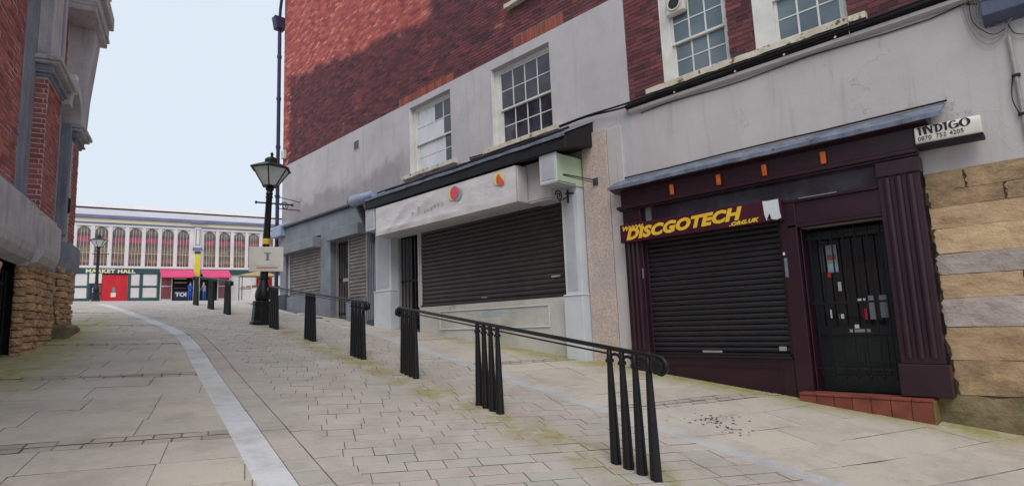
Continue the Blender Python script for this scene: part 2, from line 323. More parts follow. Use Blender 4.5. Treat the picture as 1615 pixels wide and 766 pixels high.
# ------------------------------------------------------------------ mesh helpers
WORG = {}
def org(o): return WORG[o.name] if o is not None else Vector((0, 0, 0))
def thing(name, label, cat, loc, group=None):
    o = bpy.data.objects.new(name, None); col.objects.link(o)
    o.empty_display_size = .2; o.location = loc; WORG[o.name] = Vector(loc)
    o['label'] = label; o['category'] = cat
    if group: o['group'] = group
    return o
def tag(o, label, cat, group=None):
    o['label'] = label; o['category'] = cat
    if group: o['group'] = group
    return o
def place(name, me, loc, parent=None, rot=(0, 0, 0), scale=(1, 1, 1)):
    o = bpy.data.objects.new(name, me); col.objects.link(o)
    if parent is not None: o.parent = parent
    o.location = Vector(loc) - org(parent); o.rotation_euler = rot; o.scale = scale
    WORG[o.name] = Vector(loc)
    return o
class MB:
    def __init__(s, f=None): s.v = []; s.f = []; s.fn = f; s.rn = []
    def add(s, vs, fs, raw=False):
        k = len(s.v)
        s.v += [Vector(p) if (raw or s.fn is None) else Vector(s.fn(*p)) for p in vs]
        s.f += [[i + k for i in q] for q in fs]
    def box(s, a0, a1, b0, b1, c0, c1):
        s.add([(a, b, c) for a in (a0, a1) for b in (b0, b1) for c in (c0, c1)],
              [(0, 1, 3, 2), (4, 6, 7, 5), (0, 4, 5, 1), (2, 3, 7, 6), (0, 2, 6, 4), (1, 5, 7, 3)])
        return s
    def prism(s, poly, b0, b1, ax):      # poly in two coordinates, pushed along the third (ax = index of it)
        n = len(poly)
        def mk(p, w):
            q = list(p); q.insert(ax, w); return tuple(q)
        s.add([mk(p, b0) for p in poly] + [mk(p, b1) for p in poly],
              [list(range(n))[::-1], list(range(n, 2 * n))] + [(i, (i + 1) % n, n + (i + 1) % n, n + i) for i in range(n)])
        return s
    def tube(s, pts, r, n=8, cap=True):
        pts = [Vector(s.fn(*p)) if s.fn else Vector(p) for p in pts]
        rs = r if isinstance(r, (list, tuple)) else [r] * len(pts)
        base = len(s.v); ref = None
        for i, p in enumerate(pts):
            d = (pts[min(i + 1, len(pts) - 1)] - pts[max(i - 1, 0)]).normalized()
            if ref is None: ref = Vector((0, 0, 1)) if abs(d.z) < .9 else Vector((1, 0, 0))
            a = d.cross(ref).normalized(); b = a.cross(d).normalized(); ref = b
            for k in range(n):
                th = 2 * math.pi * k / n
                s.v.append(p + (a * math.cos(th) + b * math.sin(th)) * rs[i])
        for i in range(len(pts) - 1):
            for k in range(n):
                k2 = (k + 1) % n
                s.f.append([base + i * n + k, base + i * n + k2, base + (i + 1) * n + k2, base + (i + 1) * n + k])
        if cap:
            s.f.append([base + k for k in range(n)][::-1]); s.f.append([base + (len(pts) - 1) * n + k for k in range(n)])
        return s
    def lathe(s, c, prof, n=12, rot=0):
        base = len(s.v)
        for r, z in prof:
            for k in range(n):
                th = rot + 2 * math.pi * k / n
                s.v.append(Vector((c[0] + r * math.cos(th), c[1] + r * math.sin(th), c[2] + z)))
        for i in range(len(prof) - 1):
            for k in range(n):
                k2 = (k + 1) % n
                s.f.append([base + i * n + k, base + i * n + k2, base + (i + 1) * n + k2, base + (i + 1) * n + k])
        s.f.append([base + k for k in range(n)][::-1]); s.f.append([base + (len(prof) - 1) * n + k for k in range(n)])
        return s
    def build(s, name, m, parent=None, bev=0, smooth=False, kind=None, xf=None):
        vs = s.v if xf is None else [xf @ p for p in s.v]
        lo = Vector([min(p[i] for p in vs) for i in range(3)]); hi = Vector([max(p[i] for p in vs) for i in range(3)])
        c = (lo + hi) / 2; c.z = lo.z
        me = bpy.data.meshes.new(name)
        me.from_pydata([p - c for p in vs], [], s.f)
        bm = bmesh.new(); bm.from_mesh(me)
        bmesh.ops.recalc_face_normals(bm, faces=bm.faces)
        if bev:
            es = [e for e in bm.edges if len(e.link_faces) == 2 and e.calc_face_angle(0) > .5]
            bmesh.ops.bevel(bm, geom=es, offset=bev, segments=1, affect='EDGES', profile=.5, clamp_overlap=True)
        bm.to_mesh(me); bm.free()
        if smooth:
            me.shade_smooth() if hasattr(me, 'shade_smooth') else None
            try: me.set_sharp_from_angle(angle=R(38))
            except Exception: pass
        if s.rn:
            at = me.attributes.new('rnd', 'FLOAT', 'POINT'); at.data.foreach_set('value', s.rn)
        me.materials.append(MT[m])
        o = place(name, me, c, parent)
        if kind: o['kind'] = kind
        return o
def bx(name, m, parent, x0, x1, y0, y1, z0, z1, bev=.006, f=None):
    return MB(f).box(x0, x1, y0, y1, z0, z1).build(name, m, parent, bev)
def sub(name, parent, loc):
    o = bpy.data.objects.new(name, None); col.objects.link(o); o.parent = parent; o.empty_display_size = .1
    WORG[o.name] = Vector(loc); o.location = WORG[o.name] - org(parent)
    return o
def unit_blocks(n, jit, mat, div=0, seed=1, rd=.1):
    out = []; g = random.Random(seed)
    for k in range(n):
        bm = bmesh.new(); bmesh.ops.create_cube(bm, size=1)
        if div: bmesh.ops.subdivide_edges(bm, edges=bm.edges[:], cuts=div, use_grid_fill=True)
        for v in bm.verts:
            w = v.co.copy()
            if div:
                q = Vector((abs(w.x) * 2, abs(w.y) * 2, abs(w.z) * 2))
                e = sorted(q)[1]
                v.co = w * (1 - rd * max(0, e - .55) / .45 * max(q))
            v.co += Vector((g.uniform(-jit, jit), g.uniform(-jit, jit), g.uniform(-jit, jit)))
        me = bpy.data.meshes.new('block'); bm.to_mesh(me); bm.free(); me.materials.append(MT[mat]); out.append(me)
    return out
def smooth(pts, n=5):
    P_ = [Vector(p) for p in pts]; P_ = [2 * P_[0] - P_[1]] + P_ + [2 * P_[-1] - P_[-2]]; out = []
    for i in range(1, len(P_) - 2):
        for k in range(n):
            t_ = k / n; a, b, c, d = P_[i - 1:i + 3]
            out.append(.5 * (2 * b + (c - a) * t_ + (2 * a - 5 * b + 4 * c - d) * t_ ** 2 + (3 * b - a - 3 * c + d) * t_ ** 3))
    return [tuple(p) for p in out + [P_[-2]]]
def gz(Y):
    if Y < 19: return .12 * Y
    if Y < 27: s = Y - 19; return 2.28 + .12 * s - (.068 / 16) * s * s
    return 2.28 + .688 + (Y - 27) * .052
def gx(x, y):
    k = min(1, max(0, (x - 6.0) / 2.1)); k = k * k * (3 - 2 * k)
    return gz(y) + .085 * k * min(1, max(0, (13 - y) / 5))
def text(name, txt, size, m, parent, o, ex, ey, en, bold=0., shear=0., extr=.004, sx=1., spacing=1., align='LEFT'):
    cu = bpy.data.curves.new(name, 'FONT'); cu.body = txt; cu.size = size; cu.extrude = extr; cu.offset = bold
    cu.shear = shear; cu.space_character = spacing; cu.align_x = align; cu.resolution_u = 3
    tmp = bpy.data.objects.new('tmp', cu); col.objects.link(tmp)
    bpy.context.view_layer.update()
    me = bpy.data.meshes.new_from_object(tmp.evaluated_get(bpy.context.evaluated_depsgraph_get()))
    bpy.data.objects.remove(tmp); bpy.data.curves.remove(cu)
    mtx = Matrix((Vector(ex) * sx, Vector(ey), Vector(en))).transposed()
    vs = [mtx @ v.co + Vector(o) for v in me.vertices]
    lo = Vector([min(p[i] for p in vs) for i in range(3)]); hi = Vector([max(p[i] for p in vs) for i in range(3)]); c = (lo + hi) / 2
    me.vertices.foreach_set('co', [q for p in vs for q in (p - c)]); me.update()
    me.name = name; me.materials.clear(); me.materials.append(MT[m])
    return place(name, me, c, parent)
FX, FY, FN = (0, -1, 0), (0, 0, 1), (-1, 0, 0)      # lettering on the right-hand facade
# ------------------------------------------------------------------ ground
def sheet():
    xs = [-60, -30, -10, -2, 2, 6] + [6 + .15 * k for k in range(1, 16)] + [10, 30, 90]; ys = [-40, -20, -8] + [-4 + .5 * k for k in range(68)] + [34, 40, 50, 60, 70, 80, 100, 160]
    m = MB(); w = len(xs)
    m.add([(x, y, gx(x, y) - (.0075 if y < 22.6 else .012)) for y in ys for x in xs],
          [(j * w + i, j * w + i + 1, j * w + w + 1 + i, j * w + w + i) for j in range(len(ys) - 1) for i in range(w - 1)])
    o = m.build('street', 'base'); o['kind'] = 'structure'; return o
street = sheet()
def clip(poly, p, n):         # keep the side n points to
    out = []
    for i in range(len(poly)):
        a, b = poly[i], poly[(i + 1) % len(poly)]
        da = (a[0] - p[0]) * n[0] + (a[1] - p[1]) * n[1]; db = (b[0] - p[0]) * n[0] + (b[1] - p[1]) * n[1]
        if da >= 0: out.append(a)
        if (da >= 0) != (db >= 0):
            q = da / (da - db); out.append((a[0] + (b[0] - a[0]) * q, a[1] + (b[1] - a[1]) * q))
    return out
def area(p): return abs(sum(p[i][0] * p[(i + 1) % len(p)][1] - p[(i + 1) % len(p)][0] * p[i][1] for i in range(len(p)))) / 2
def slab_geo(m, poly, gap, h, tilt, rv=None):
    cx = sum(p[0] for p in poly) / len(poly); cy = sum(p[1] for p in poly) / len(poly)
    sg = 1 if sum(poly[i][0] * poly[(i + 1) % len(poly)][1] - poly[(i + 1) % len(poly)][0] * poly[i][1] for i in range(len(poly))) > 0 else -1
    def inset(pl, d):
        for i in range(len(poly)):
            a, b = poly[i], poly[(i + 1) % len(poly)]; L_ = math.hypot(b[0] - a[0], b[1] - a[1])
            if L_ < 1e-4: continue
            nx, ny = -(b[1] - a[1]) / L_ * sg, (b[0] - a[0]) / L_ * sg
            pl = clip(pl, (a[0] + nx * d, a[1] + ny * d), (nx, ny))
            if len(pl) < 3: return pl
        return pl
    A = inset(poly, gap)
    if len(A) < 3: return
    n = len(A); ax = sum(p[0] for p in A) / n; ay = sum(p[1] for p in A) / n
    B = [(p[0] + (ax - p[0]) * min(.3, .008 / (math.hypot(p[0] - ax, p[1] - ay) or 1)), p[1] + (ay - p[1]) * min(.3, .008 / (math.hypot(p[0] - ax, p[1] - ay) or 1))) for p in A]
    tz = lambda p: gx(p[0], p[1]) + h + tilt[0] * (p[0] - cx) + tilt[1] * (p[1] - cy)
    k0 = len(m.v)
    m.add([(p[0], p[1], gx(p[0], p[1]) - .05) for p in A] + [(p[0], p[1], tz(p) - .003) for p in A] + [(p[0], p[1], tz(p)) for p in B],
          [(i, (i + 1) % n, n + (i + 1) % n, n + i) for i in range(n)] + [(n + i, n + (i + 1) % n, 2 * n + (i + 1) % n, 2 * n + i) for i in range(n)] + [list(range(2 * n, 3 * n))])
    if rv is not None: m.rn += [rv] * (len(m.v) - k0)
def lerp(tab, y):
    if y <= tab[0][1]:
        a, b = tab[0], tab[1]
    elif y >= tab[-1][1]:
        a, b = tab[-2], tab[-1]
    else:
        for a, b in zip(tab, tab[1:]):
            if a[1] <= y <= b[1]: break
    return a[0] + (b[0] - a[0]) * (y - a[1]) / (b[1] - a[1])
STRIP = [(1.34, 2.0), (1.77, 4.21), (2.13, 6.0), (2.70, 8.93), (3.05, 10.6), (3.33, 12.1), (3.53, 13.3), (3.62, 14.6), (3.63, 17.0), (3.66, 23.)]
BLUE = [(4.6, -1.0), (5.13, 1.59), (5.6, 3.9), (6.2, 7.0), (6.9, 10.6), (7.3, 14), (7.9, 20)]
LWALL = lambda y: .88 + (y - 11.5) * .277 if y < 15.6 else -3
fs = lambda y: lerp(STRIP, y); fb = lambda y: lerp(BLUE, y)
def strip_off(y, d):  # boundary x at a distance d right of the strip's middle
    sl = (fs(y + .1) - fs(y - .1)) / .2; return fs(y) + d * math.sqrt(1 + sl * sl)
def blue_off(y, d):
    sl = (fb(y + .1) - fb(y - .1)) / .2; return fb(y) + d * math.sqrt(1 + sl * sl)
def clip_to(poly, left, right):
    if len(poly) < 3: return poly
    y0 = min(p[1] for p in poly); y1 = max(p[1] for p in poly)
    for fn, sg in ((left, 1), (right, -1)):
        if fn is None: continue
        a = (fn(y0), y0); b = (fn(y1), y1)
        nx, ny = (b[1] - a[1]) * sg, -(b[0] - a[0]) * sg
        poly = clip(poly, a, (nx, ny))
        if len(poly) < 3: return []
    return poly
pieces = []           # (kind, poly, h, tilt)
def frame(ang):
    a = (math.sin(R(ang)), math.cos(R(ang))); b = (math.cos(R(ang)), -math.sin(R(ang)))
    return lambda s, q: (a[0] * s + b[0] * q, a[1] * s + b[1] * q)
def row(fr, s0, s1, t0, t1, length, var, kind, left, right, ymax, hv=.0015):
    q = t0 - rng.uniform(0, length)
    while q < t1:
        L = length * rng.uniform(1 - var, 1 + var)
        e = {'sett': .009, 'paver': .0035, 'paving_slab': .003}[kind]
        poly = [fr(s0 + e, q), fr(s0 + e, q + L), fr(s1 - e, q + L), fr(s1 - e, q)]
        poly = clip_to(poly, left, right); q += L
        if len(poly) < 3 or area(poly) < .004: continue
        cy = sum(p[1] for p in poly) / len(poly)
        if cy > ymax or cy < 1.2 - .6 * max(0, poly[0][0] - 3.5) - 1.2: continue
        pieces.append((kind, poly, rng.uniform(-hv, hv), (rng.uniform(-.003, .003), rng.uniform(-.003, .003))))
def zone_slabs(ang, left, right, t0, t1, bands, s_end, ymax):
    fr = frame(ang); s = bands[0][0]
    for (bs, bw), nxt in zip(bands, bands[1:] + [(s_end, 0)]):
        half = bw / 2
        for k in range(2): row(fr, bs + half * k, bs + half * (k + 1), t0, t1, .215, .12, 'sett', left, right, ymax, .003)
        n = max(1, round((nxt[0] - bs - bw) / .56)); st = (nxt[0] - bs - bw) / n
        for k in range(n): row(fr, bs + bw + st * k, bs + bw + st * (k + 1), t0, t1, .88, .3, 'paving_slab', left, right, ymax)
BANDS = [(2.8, .28), (5.86, .28), (8.95, .28), (12.1, .28), (15.25, .28), (18.4, .28)]
zone_slabs(20, lambda y: LWALL(y) - .35, lambda y: strip_off(y, -.125), -6, 1.6, BANDS, 23.5, 22.5)
zone_slabs(23, lambda y: blue_off(y, .1), lambda y: 8.22, 1.2, 8, [(-2.2, .28), (1.9, .28), (6.0, .26), (9.1, .26), (12.2, .26), (15.3, .26), (18.4, .26)], 23.5, 22.5)
def along(fn, off0, off1, y0, y1, L, var, kind, hv=.0015):
    y = y0
    while y < y1:
        yy = y + L * rng.uniform(1 - var, 1 + var)
        poly = [(fn(y, off0), y - .3 * off0), (fn(y, off1), y - .3 * off1), (fn(yy, off1), yy - .3 * off1), (fn(yy, off0), yy - .3 * off0)]
        pieces.append((kind, poly, rng.uniform(-hv, hv), (0, 0))); y = yy
along(strip_off, -.125, .125, 2.2, 22.8, .9, .15, 'kerb_stone')
along(blue_off, -.1, .1, -.8, 19, .75, .15, 'channel_stone')
along(strip_off, .125, .345, 2.2, 14.4, .33, .2, 'border_paver')
along(strip_off, .345, .565, 2.2, 14.4, .36, .2, 'border_paver')
fr = frame(26); s = .4
while s < 23.5:
    h = .205 * rng.uniform(.93, 1.07)
    row(fr, s, s + h, -8, 4.2, .36, .38, 'paver', lambda y: strip_off(y, .565 if y < 14.2 else .125), lambda y: blue_off(y, -.1), 22.5, .0022)
    s += h
PM = {'sett': 'sett', 'paving_slab': 'slab', 'kerb_stone': 'strip', 'channel_stone': 'bluestrip', 'border_paver': 'paver', 'paver': 'paver'}
GAP = {'sett': .006, 'paving_slab': .0028, 'kerb_stone': .0015, 'channel_stone': .001, 'border_paver': .0045, 'paver': .0034}
def grime(o):
    o.data.materials.append(MT['jointd' if o.name.startswith('sett') else 'joint'])
    for p in o.data.polygons:
        if p.normal.z < .5: p.material_index = 1
for kind in PM:
    ps = sorted([p for p in pieces if p[0] == kind], key=lambda p: sum(q[0] ** 2 + q[1] ** 2 for q in p[1]) / len(p[1]))
    for p in ps[:300]:
        m = MB(); slab_geo(m, p[1], GAP[kind], p[2], p[3])
        if m.v: grime(m.build(kind, PM[kind], street))
    if ps[300:]:
        m = MB()
        for p in ps[300:]: slab_geo(m, p[1], GAP[kind], p[2], p[3], rng.random())
        grime(m.build('far_' + kind + 's', PM[kind], street, kind='stuff'))
# ------------------------------------------------------------------ bricks
brick_me = {k: unit_blocks(4, .035, k, 0, 3) for k in ('brickA', 'brickB', 'brickO', 'brickL')}
def brick_field(parent, mat, rects, xf, hole=None, limit=300, top=None, pz=.075, py=.2275, near=None):
    """running-bond bricks on the plane X = xf, each a block of its own; rects = (y0, y1, z0, z1)"""
    B = []
    for (y0, y1, z0, z1) in rects:
        k = 0; z = z0
        while z < z1 - .02:
            h = min(pz, z1 - z) - .011; y = y0 - (py / 2 if k % 2 else 0) ; k += 1
            while y < y1 - .01:
                a, b = max(y, y0), min(y + py - .011, y1)
                y += py
                if b - a < .03 or h < .02: continue
                if top and z > top((a + b) / 2): continue
                segs = [(a, b)]
                for (p, q, r_, s_) in (hole or []):
                    if z + h > r_ and z < s_:
                        ns = []
                        for (c0, c1) in segs:
                            if c1 <= p or c0 >= q: ns.append((c0, c1)); continue
                            if c0 < p: ns.append((c0, p))
                            if c1 > q: ns.append((q, c1))
                        segs = ns
                B += [(c0, c1, z, z + h) for c0, c1 in segs if c1 - c0 > .03]
            z += pz
    B.sort(key=lambda q: near(q) if near else xf ** 2 + q[0] ** 2 + (q[2] - 1.6) ** 2)
    for q in B[:limit]:
        place('brick', rng.choice(brick_me[mat]), (xf + .025 + rng.uniform(-.003, .003), (q[0] + q[1]) / 2, (q[2] + q[3]) / 2), parent,
              scale=(.05, q[1] - q[0], q[3] - q[2]))
    if B[limit:]:
        m = MB()
        for q in B[limit:]:
            x0 = xf + rng.uniform(-.003, .003); j = lambda: rng.uniform(-.002, .002)
            m.add([(x0 + j(), q[0] + j(), q[2] + j()), (x0 + j(), q[1] + j(), q[2] + j()), (x0 + j(), q[1] + j(), q[3] + j()), (x0 + j(), q[0] + j(), q[3] + j()),
                   (xf + .05, q[0], q[2]), (xf + .05, q[1], q[2]), (xf + .05, q[1], q[3]), (xf + .05, q[0], q[3])],
                  [(0, 3, 2, 1), (0, 1, 5, 4), (1, 2, 6, 5), (2, 3, 7, 6), (3, 0, 4, 7)])
            m.rn += [rng.random()] * 8
        m.build('upper_bricks', mat, parent, kind='stuff')
def wall(name, m, parent, x0, x1, y0, y1, z0, z1, holes, zfun=None):
    """a slab of wall between X = x0 (street face) and x1 with real openings (y0, y1, z0, z1)"""
    ys = sorted({y0, y1, *[min(max(v, y0), y1) for h in holes for v in h[:2]]}); zs = sorted({z0, z1, *[min(max(v, z0), z1) for h in holes for v in h[2:]]})
    inside = lambda y, z: any(h[0] < y < h[1] and h[2] < z < h[3] for h in holes)
    g = MB(); ny, nz = len(ys) - 1, len(zs) - 1
    solid = lambda i, j: 0 <= i < ny and 0 <= j < nz and not inside((ys[i] + ys[i + 1]) / 2, (zs[j] + zs[j + 1]) / 2)
    for i in range(ny):
        for j in range(nz):
            if not solid(i, j): continue
            a, b, c, d = ys[i], ys[i + 1], zs[j], zs[j + 1]
            g.add([(x0, a, c), (x0, b, c), (x0, b, d), (x0, a, d)], [(0, 3, 2, 1)])
            g.add([(x1, a, c), (x1, b, c), (x1, b, d), (x1, a, d)], [(0, 1, 2, 3)])
            if not solid(i - 1, j): g.add([(x0, a, c), (x1, a, c), (x1, a, d), (x0, a, d)], [(0, 1, 2, 3)])
            if not solid(i + 1, j): g.add([(x0, b, c), (x1, b, c), (x1, b, d), (x0, b, d)], [(0, 3, 2, 1)])
            if not solid(i, j - 1): g.add([(x0, a, c), (x1, a, c), (x1, b, c), (x0, b, c)], [(0, 3, 2, 1)])
            if not solid(i, j + 1): g.add([(x0, a, d), (x1, a, d), (x1, b, d), (x0, b, d)], [(0, 1, 2, 3)])
    vs = {}
    return g.build(name, m, parent)
def sash(parent, y0, y1, z0, z1, zm, cols_, rows_lo, rows_up, xr, gm_lo, gm_up, sill=(.22, .12), label=None, glaze=None, jw=.13):
    """sliding sash: box frame, two sashes with glazing bars, one pane per light, stone sill"""
    w = MB()
    w.box(xr - .002, xr + .11, y0, y0 + .075, z0, z1).box(xr - .002, xr + .11, y1 - jw, y1, z0, z1)
    w.box(xr - .001, xr + .11, y0 + .075, y1 - jw, z1 - .085, z1).box(xr - .0, xr + .12, y0 + .075, y1 - jw, z0, z0 + .05)
    w.box(8.256, xr - .003, y1 - .02, y1 - .001, z0, z1)
    win = w.build('window', 'white', parent, .004)
    if label: win['label'] = label
    ya, yb = y0 + .075, y1 - jw
    for nm, za, zb, rows_, xs, gm in (('lower_sash', z0 + .05, zm + .02, rows_lo, xr + .058, gm_lo), ('upper_sash', zm - .02, z1 - .085, rows_up, xr + .018, gm_up)):
        s = MB(); st = .045
        s.box(xs, xs + .036, ya, ya + st, za, zb).box(xs, xs + .036, yb - st, yb, za, zb)
        s.box(xs + .001, xs + .035, ya + st, yb - st, za, za + (.07 if nm[0] == 'l' else .04)).box(xs + .001, xs + .035, ya + st, yb - st, zb - .04, zb)
        gy0, gy1, gz0, gz1 = ya + st, yb - st, za + (.07 if nm[0] == 'l' else .04), zb - .04
        for k in range(1, cols_):
            y = gy0 + (gy1 - gy0) * k / cols_; s.box(xs + .004, xs + .033, y - .013, y + .013, gz0, gz1)
        for k in range(1, rows_):
            z = gz0 + (gz1 - gz0) * k / rows_; s.box(xs + .0055, xs + .0315, gy0, gy1, z - .011, z + .011)
        s.build(nm, 'white', win, .003)
        for i in range(cols_):
            for j in range(rows_):
                p = MB(); a = gy0 + (gy1 - gy0) * i / cols_; b = gy0 + (gy1 - gy0) * (i + 1) / cols_
                c = gz0 + (gz1 - gz0) * j / rows_; d = gz0 + (gz1 - gz0) * (j + 1) / rows_
                tl = rng.uniform(-.003, .003)
                p.add([(xs + .016 + tl, a, c), (xs + .016 - tl, b, c), (xs + .016 - tl, b, d), (xs + .016 + tl, a, d),
                       (xs + .02 + tl, a, c), (xs + .02 - tl, b, c), (xs + .02 - tl, b, d), (xs + .02 + tl, a, d)],
                      [(0, 3, 2, 1), (4, 5, 6, 7), (0, 1, 5, 4), (1, 2, 6, 5), (2, 3, 7, 6), (3, 0, 4, 7)])
                g = gm
                if glaze: g = glaze(nm, i, j) or gm
                p.build('pane', g, win)
    m = MB(); s0, s1 = y0 - sill[0], y1 + sill[0]; n = 14
    pf = [s0 + (s1 - s0) * k / n for k in range(n + 1)]
    for a, b in zip(pf, pf[1:]):
        pass
    vs = []; fcs = []
    for k, y in enumerate(pf):
        e = rng.uniform(-.008, .008); b_ = rng.uniform(-.012, .004)
        vs += [(8.25 - sill[1] + e, y, z0 - .105 + b_), (8.25 - sill[1] + e, y, z0 - .018 + rng.uniform(-.006, .006)), (xr + .02, y, z0 + .004), (xr + .02, y, z0 - .11)]
        if k: o_ = 4 * k; fcs += [(o_ - 4 + i, o_ - 4 + (i + 1) % 4, o_ + (i + 1) % 4, o_ + i) for i in range(4)]
    fcs += [(0, 1, 2, 3), (4 * n + 3, 4 * n + 2, 4 * n + 1, 4 * n)]
    m.add(vs, fcs); m.build('sill', 'sill', win)
    return win
def roller(parent, m, x, y0, y1, z0, z1, pitch, label=None, guide='white'):
    """roller shutter: curved laths between two guide channels"""
    sh = bpy.data.objects.new('roller_shutter', None); col.objects.link(sh); sh.parent = parent; sh.empty_display_size = .1
    WORG[sh.name] = Vector((x, (y0 + y1) / 2, z0)); sh.location = WORG[sh.name] - org(parent)
    if label: sh['label'] = label
    for a in (y0 - .05, y1): bx('guide', guide, sh, x - .03, x + .04, a, a + .05, z0 - .02, z1, .004)
    n = round((z1 - z0) / pitch); pitch = (z1 - z0) / n
    q_ = pitch / .1
    prof = [(.012, 0), (.002, .008 * q_), (-.008, .022 * q_), (-.013, .046 * q_), (-.011, .066 * q_), (-.002, .084 * q_), (.008, pitch - .004), (.016, pitch - .004), (.016, 0)]
    lath = None
    for k in range(n):
        if lath is None:
            q = MB().prism([(x + a, z0 + b) for a, b in prof], y0, y1, 1).build('slat', m, sh)
            lath = q.data; base = WORG[q.name].copy()
        else:
            place('slat', lath, base + Vector((rng.uniform(-.0015, .0015), 0, pitch * k)), sh)
    MB().box(x - .022, x + .016, y0, y1, z0 - .06, z0 - .002).build('bottom_rail', m, sh, .004)
    return sh

# ================================================================== right side, tall brick building (far shops)
XF = 8.25
B = thing('brick_building', 'tall sooty brick building with grey rendered floor over a white shop and a slate-blue shop', 'building', (8.9, 12.4, gz(12)))
gateB = (11.36, 12.36, gz(12.4) - .3, 3.85); gateC = (14.76, 15.64, gz(15) - .3, 4.1)
W1 = (10.12, 11.82, 5.36, 7.12); W2 = (6.98, 8.70, 5.30, 7.07); WT = (6.42, 7.86, 8.32, 9.9)
wall('rendered_wall', 'renderB', B, XF, 8.62, 5.215, 19.6, .2, 7.285, [W1, W2, gateB, gateC])
wall('brick_backing', 'mortarB', B, XF + .02, 8.60, 5.215, 19.6, 7.287, 15.5, [WT])
top_b = lambda y: 8.5 + .47 * (y - 5.2)
soldier = [(10.0, 12.3, 7.29, 7.5), (6.6, 7.95, 7.29, 7.55)]
brick_field(B, 'brickB', [(5.215, 19.6, 7.29, 15.4)], XF + .012, [WT] + soldier, 250, top_b)
for (a, b, c, d) in soldier:               # orange brick arches over the sash windows
    y = a
    while y < b - .05:
        place('brick', rng.choice(brick_me['brickO']), (XF + .034 + rng.uniform(-.003, .003), y + .034, (c + d) / 2), B, (rng.uniform(-.05, .05), 0, 0), (.05, .064, d - c - .01)); y += .076
def g1(nm, i, j):
    return 'glassd' if (i == 0 or (nm[0] == 'u' and (i, j) in ((1, 1),))) else 'glassw'
win1 = sash(B, *W1, 6.14, 4, 2, 2, XF + .13, 'glassw', 'glassw', label='sash window with white sheets stuck behind most of its panes', glaze=g1)
for pts in (((11.0, 6.72), (10.86, 6.95), (10.80, 6.98), (10.86, 6.70), (10.82, 6.44), (10.98, 6.24), (11.05, 6.2), (10.98, 6.5)),):
    pass
win2 = sash(B, *W2, 6.13, 4, 2, 2, XF + .13, 'glassd', 'glassd', label='sash window with dark empty panes')
sash(B, *WT, 9.1, 4, 2, 2, XF + .13, 'glassd', 'glassd', label='upper window with pale stone sill')
v = MB().box(XF - .012, XF + .0, 14.29, 14.62, 6.67, 6.97)
vb = v.build('vent', 'offwhite', B, .003)
for k in range(5): bx('louvre', 'slated', vb, XF - .024, XF - .011, 14.33, 14.58, 6.71 + k * .05, 6.735 + k * .05, 0)
bx('junction_box', 'plastic', B, XF - .1, XF + .0, 19.28, 19.5, 7.55, 7.85)
d = MB().tube([(8.14, 19.74, 2.2), (8.14, 19.74, 12.5)], .065, 10)
dp = d.build('downpipe', 'pipe', B, 0, True)
for z in (4.4, 6.2, 8.0, 9.8, 11.4): MB().tube([(8.14, 19.74, z), (8.14, 19.74, z + .1)], .083, 10).build('collar', 'pipe', dp, 0, True)
MB().prism([(7.98, 12.5), (8.3, 12.5), (8.36, 12.95), (7.9, 12.95)], 19.58, 19.9, 1).build('hopper', 'pipe', dp, .01)
MB().tube([(8.14, 19.74, 12.9), (8.14, 19.7, 13.3), (8.05, 19.3, 13.8), (7.95, 19.0, 14.6), (7.95, 19.0, 15.4)], .055, 8).build('upper_bend', 'pipe', dp, 0, True)
bx('eaves', 'pipe', B, 7.8, 8.62, 5.215, 19.9, 15.5, 15.75)
# --- white shop: canopy, console boxes, pilasters, shutter, gate
cz0, cz1 = 4.5, 4.74
can = MB().prism([(7.42, cz0), (7.42, cz1), (8.25, 5.12), (8.25, cz0 + .16)], 6.02, 12.62, 1).build('canopy', 'cable', B, .01)
m = MB(); n = 26
for k in range(n + 1):
    y = 6.0 + 6.66 * k / n; w = rng.uniform(-.012, .012)
    m.add([(7.395 + w, y, cz1 - .03 + w), (7.395 + w, y, cz1 + .018 + w), (8.249, y, 5.15 + w)], [])
m.f = [[3 * k + i, 3 * k + i + 1, 3 * k + 4 + i, 3 * k + 3 + i] for k in range(n) for i in range(2)]
m.build('lead_flashing', 'lead', can)
for k in range(3):
    pts = [(7.6 + .16 * k + rng.uniform(-.04, .04), y, cz1 + .13 + .075 * k + rng.uniform(-.02, .03)) for y in [6.3 + .62 * i for i in range(11)]]
    MB().tube(pts, .014 + .004 * k, 6).build('cable', 'cable', can, 0, True)
MB().tube([(7.5, 12.3, 4.86), (7.5, 13.36, 4.86)], [.10, .16], 16).build('lead_roll', 'leadb', can, 0, True)
MB().tube([(7.5, 13.362, 4.86), (7.5, 13.375, 4.86)], .165, 16).build('dark_rim', 'ink', can); MB().tube([(7.5, 13.376, 4.86), (7.5, 13.382, 4.86)], .115, 16).build('pale_end', 'offwhite', can)
MB().prism([(7.46, 4.86), (7.62, 4.86), (8.1, 4.05), (8.1, 3.8), (7.98, 3.8)], 13.16, 13.28, 1).build('end_bracket', 'slated', can, .006)
def console(y0, y1):
    b = bx('console_box', 'palegreen', B, 7.5, 8.27, y0, y1, 3.99, 4.49)
    bx('frame', 'paleblue', b, 7.470, 7.5, y0 - .02, y1 + .02, 3.97, 4.5); bx('panel', 'greyblue', b, 7.462, 7.4695, y0 + .03, y1 - .03, 4.03, 4.44, .002)
    bx('soffit', 'greyblue', b, 7.47, 8.27, y0 - .02, y1 + .02, 3.95, 3.969)
    return b
console(6.31, 6.67); console(12.28, 12.66)
